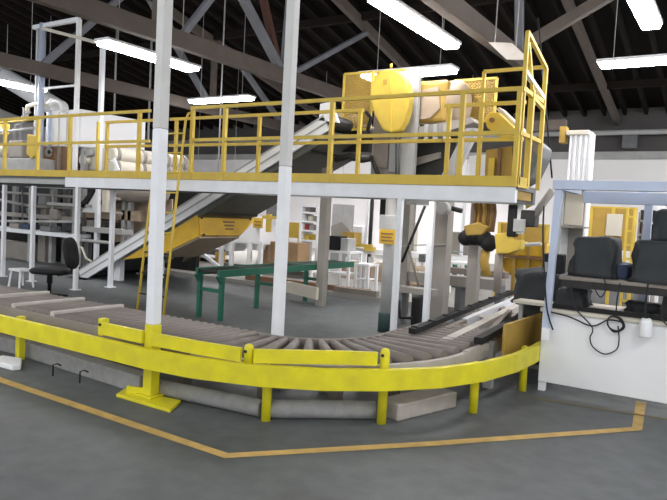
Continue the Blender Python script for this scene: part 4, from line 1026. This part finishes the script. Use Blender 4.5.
# low grey rails on the slab
for i, (a, b, t) in enumerate((((150, 285), (318, 300), 10.4), ((150, 268), (290, 275), 12.2), ((328, 290), (430, 286), 10.28))):
    A, B = P(*a, z=SLB+.05), P(*b, z=SLB+.05)
    o = MB().bar((A.x, t, SLB+.05), (B.x, t, SLB+.05), .12, .1).build('floor_rail', ['brown', 'wood_grey', 'wood_grey'][i]); tag(o, ['long low brown rail along the slab edge behind the green table', 'second low grey rail farther back behind the green table', 'low grey rail behind the sign post'][i], 'rail')
# low machine left behind the trough
lm = thing('low_machine', 'low dark machine with yellow legs behind the ladder', 'machine', (P(185, 255, t=12.6).x, 12.6, SLB))
MB().pbox(150, 246, 220, 252, 12.6, .5).build('bed', 'mid_grey', lm)
MB().pbox(150, 256, 222, 262, 12.8, .4).build('lower_bed', 'dark_steel', lm)
for x in (158, 180, 190, 215): MB().pbox(x, 252, x+5, 266, 12.55, .2, z0=SLB).build('leg', 'orange_yellow', lm)
# yellow machine at right back
ym = thing('yellow_machine', 'yellow steel bin machine behind the tipping head and the bench post', 'machine', (P(518, 255, t=10.4).x, 10.4, 0))
MB().pbox(498, 243, 545, 256, 10.4, .8, bev=.02).build('upper_bin', 'orange_yellow', ym)
MB().pprism([(500, 258), (545, 258), (540, 275), (506, 275)], 10.45, .6).build('lower_bin', 'orange_yellow', ym)
for x in (499, 512, 526, 541): MB().pbox(x, 240, x+3, 290, 10.35, .08, z0=0, z1=P(x, 242, t=10.35).z).build('post', 'ochre', ym)
MB().pbox(498, 256, 545, 258.5, 10.33, .05).build('belt_line', 'brown', ym)
MB().pbox(505, 245, 512, 250, 10.3, .08).build('switch_box', 'dark_steel', ym)
MB().ptube([(470, 248), (497, 246), (541, 244)], 10.2, .03).build('rail', 'grey', ym)
# grey machine bed between stand posts and chain transfer
gm = thing('transfer_bed', 'grey steel bed with beams behind the stand posts and chain rails', 'machine', (P(460, 290, t=9.4).x, 9.4, 0))
MB().pbox(405, 276, 500, 286, 9.3, .25).build('beam', 'taupe', gm)
MB().pbox(448, 270, 505, 276, 9.9, .2).build('beam', 'wood_grey', gm)
MB().pbox(395, 288, 432, 294, 8.35, .2).build('beam', 'taupe', gm)
for x in (412, 455, 495): MB().pbox(x, 286, x+6, 300, 9.32, .2, z0=0).build('leg', 'mid_grey', gm)
MB().pbox(396, 293, 402, 300, 8.36, .15, z0=0).build('leg', 'mid_grey', gm)
MB().pbox(411, 297, 419, 316, 8.1, .3, z0=0, bev=.02).build('drive_motor', 'dark', gm)
MB().pbox(418, 254, 424, 262, 9.1, .2, bev=.02).build('drive_motor', 'mid_grey', gm)
MB().ptube([(399, 300), (400, 318), (412, 318)], 8.0, .02).build('hose', 'dark', gm)
#END34

w_ = bpy.data.worlds.new('ambient_fill'); SC.world = w_; w_.use_nodes = True  # ambient fill light added through the open, unseen sides of the hall
w_.node_tree.nodes['Background'].inputs['Color'].default_value = (.93, .965, 1, 1)
w_.node_tree.nodes['Background'].inputs['Strength'].default_value = .9
SC.view_settings.view_transform = 'Standard'; SC.view_settings.look = 'None'; SC.view_settings.exposure = 0.8; SC.view_settings.gamma = 1
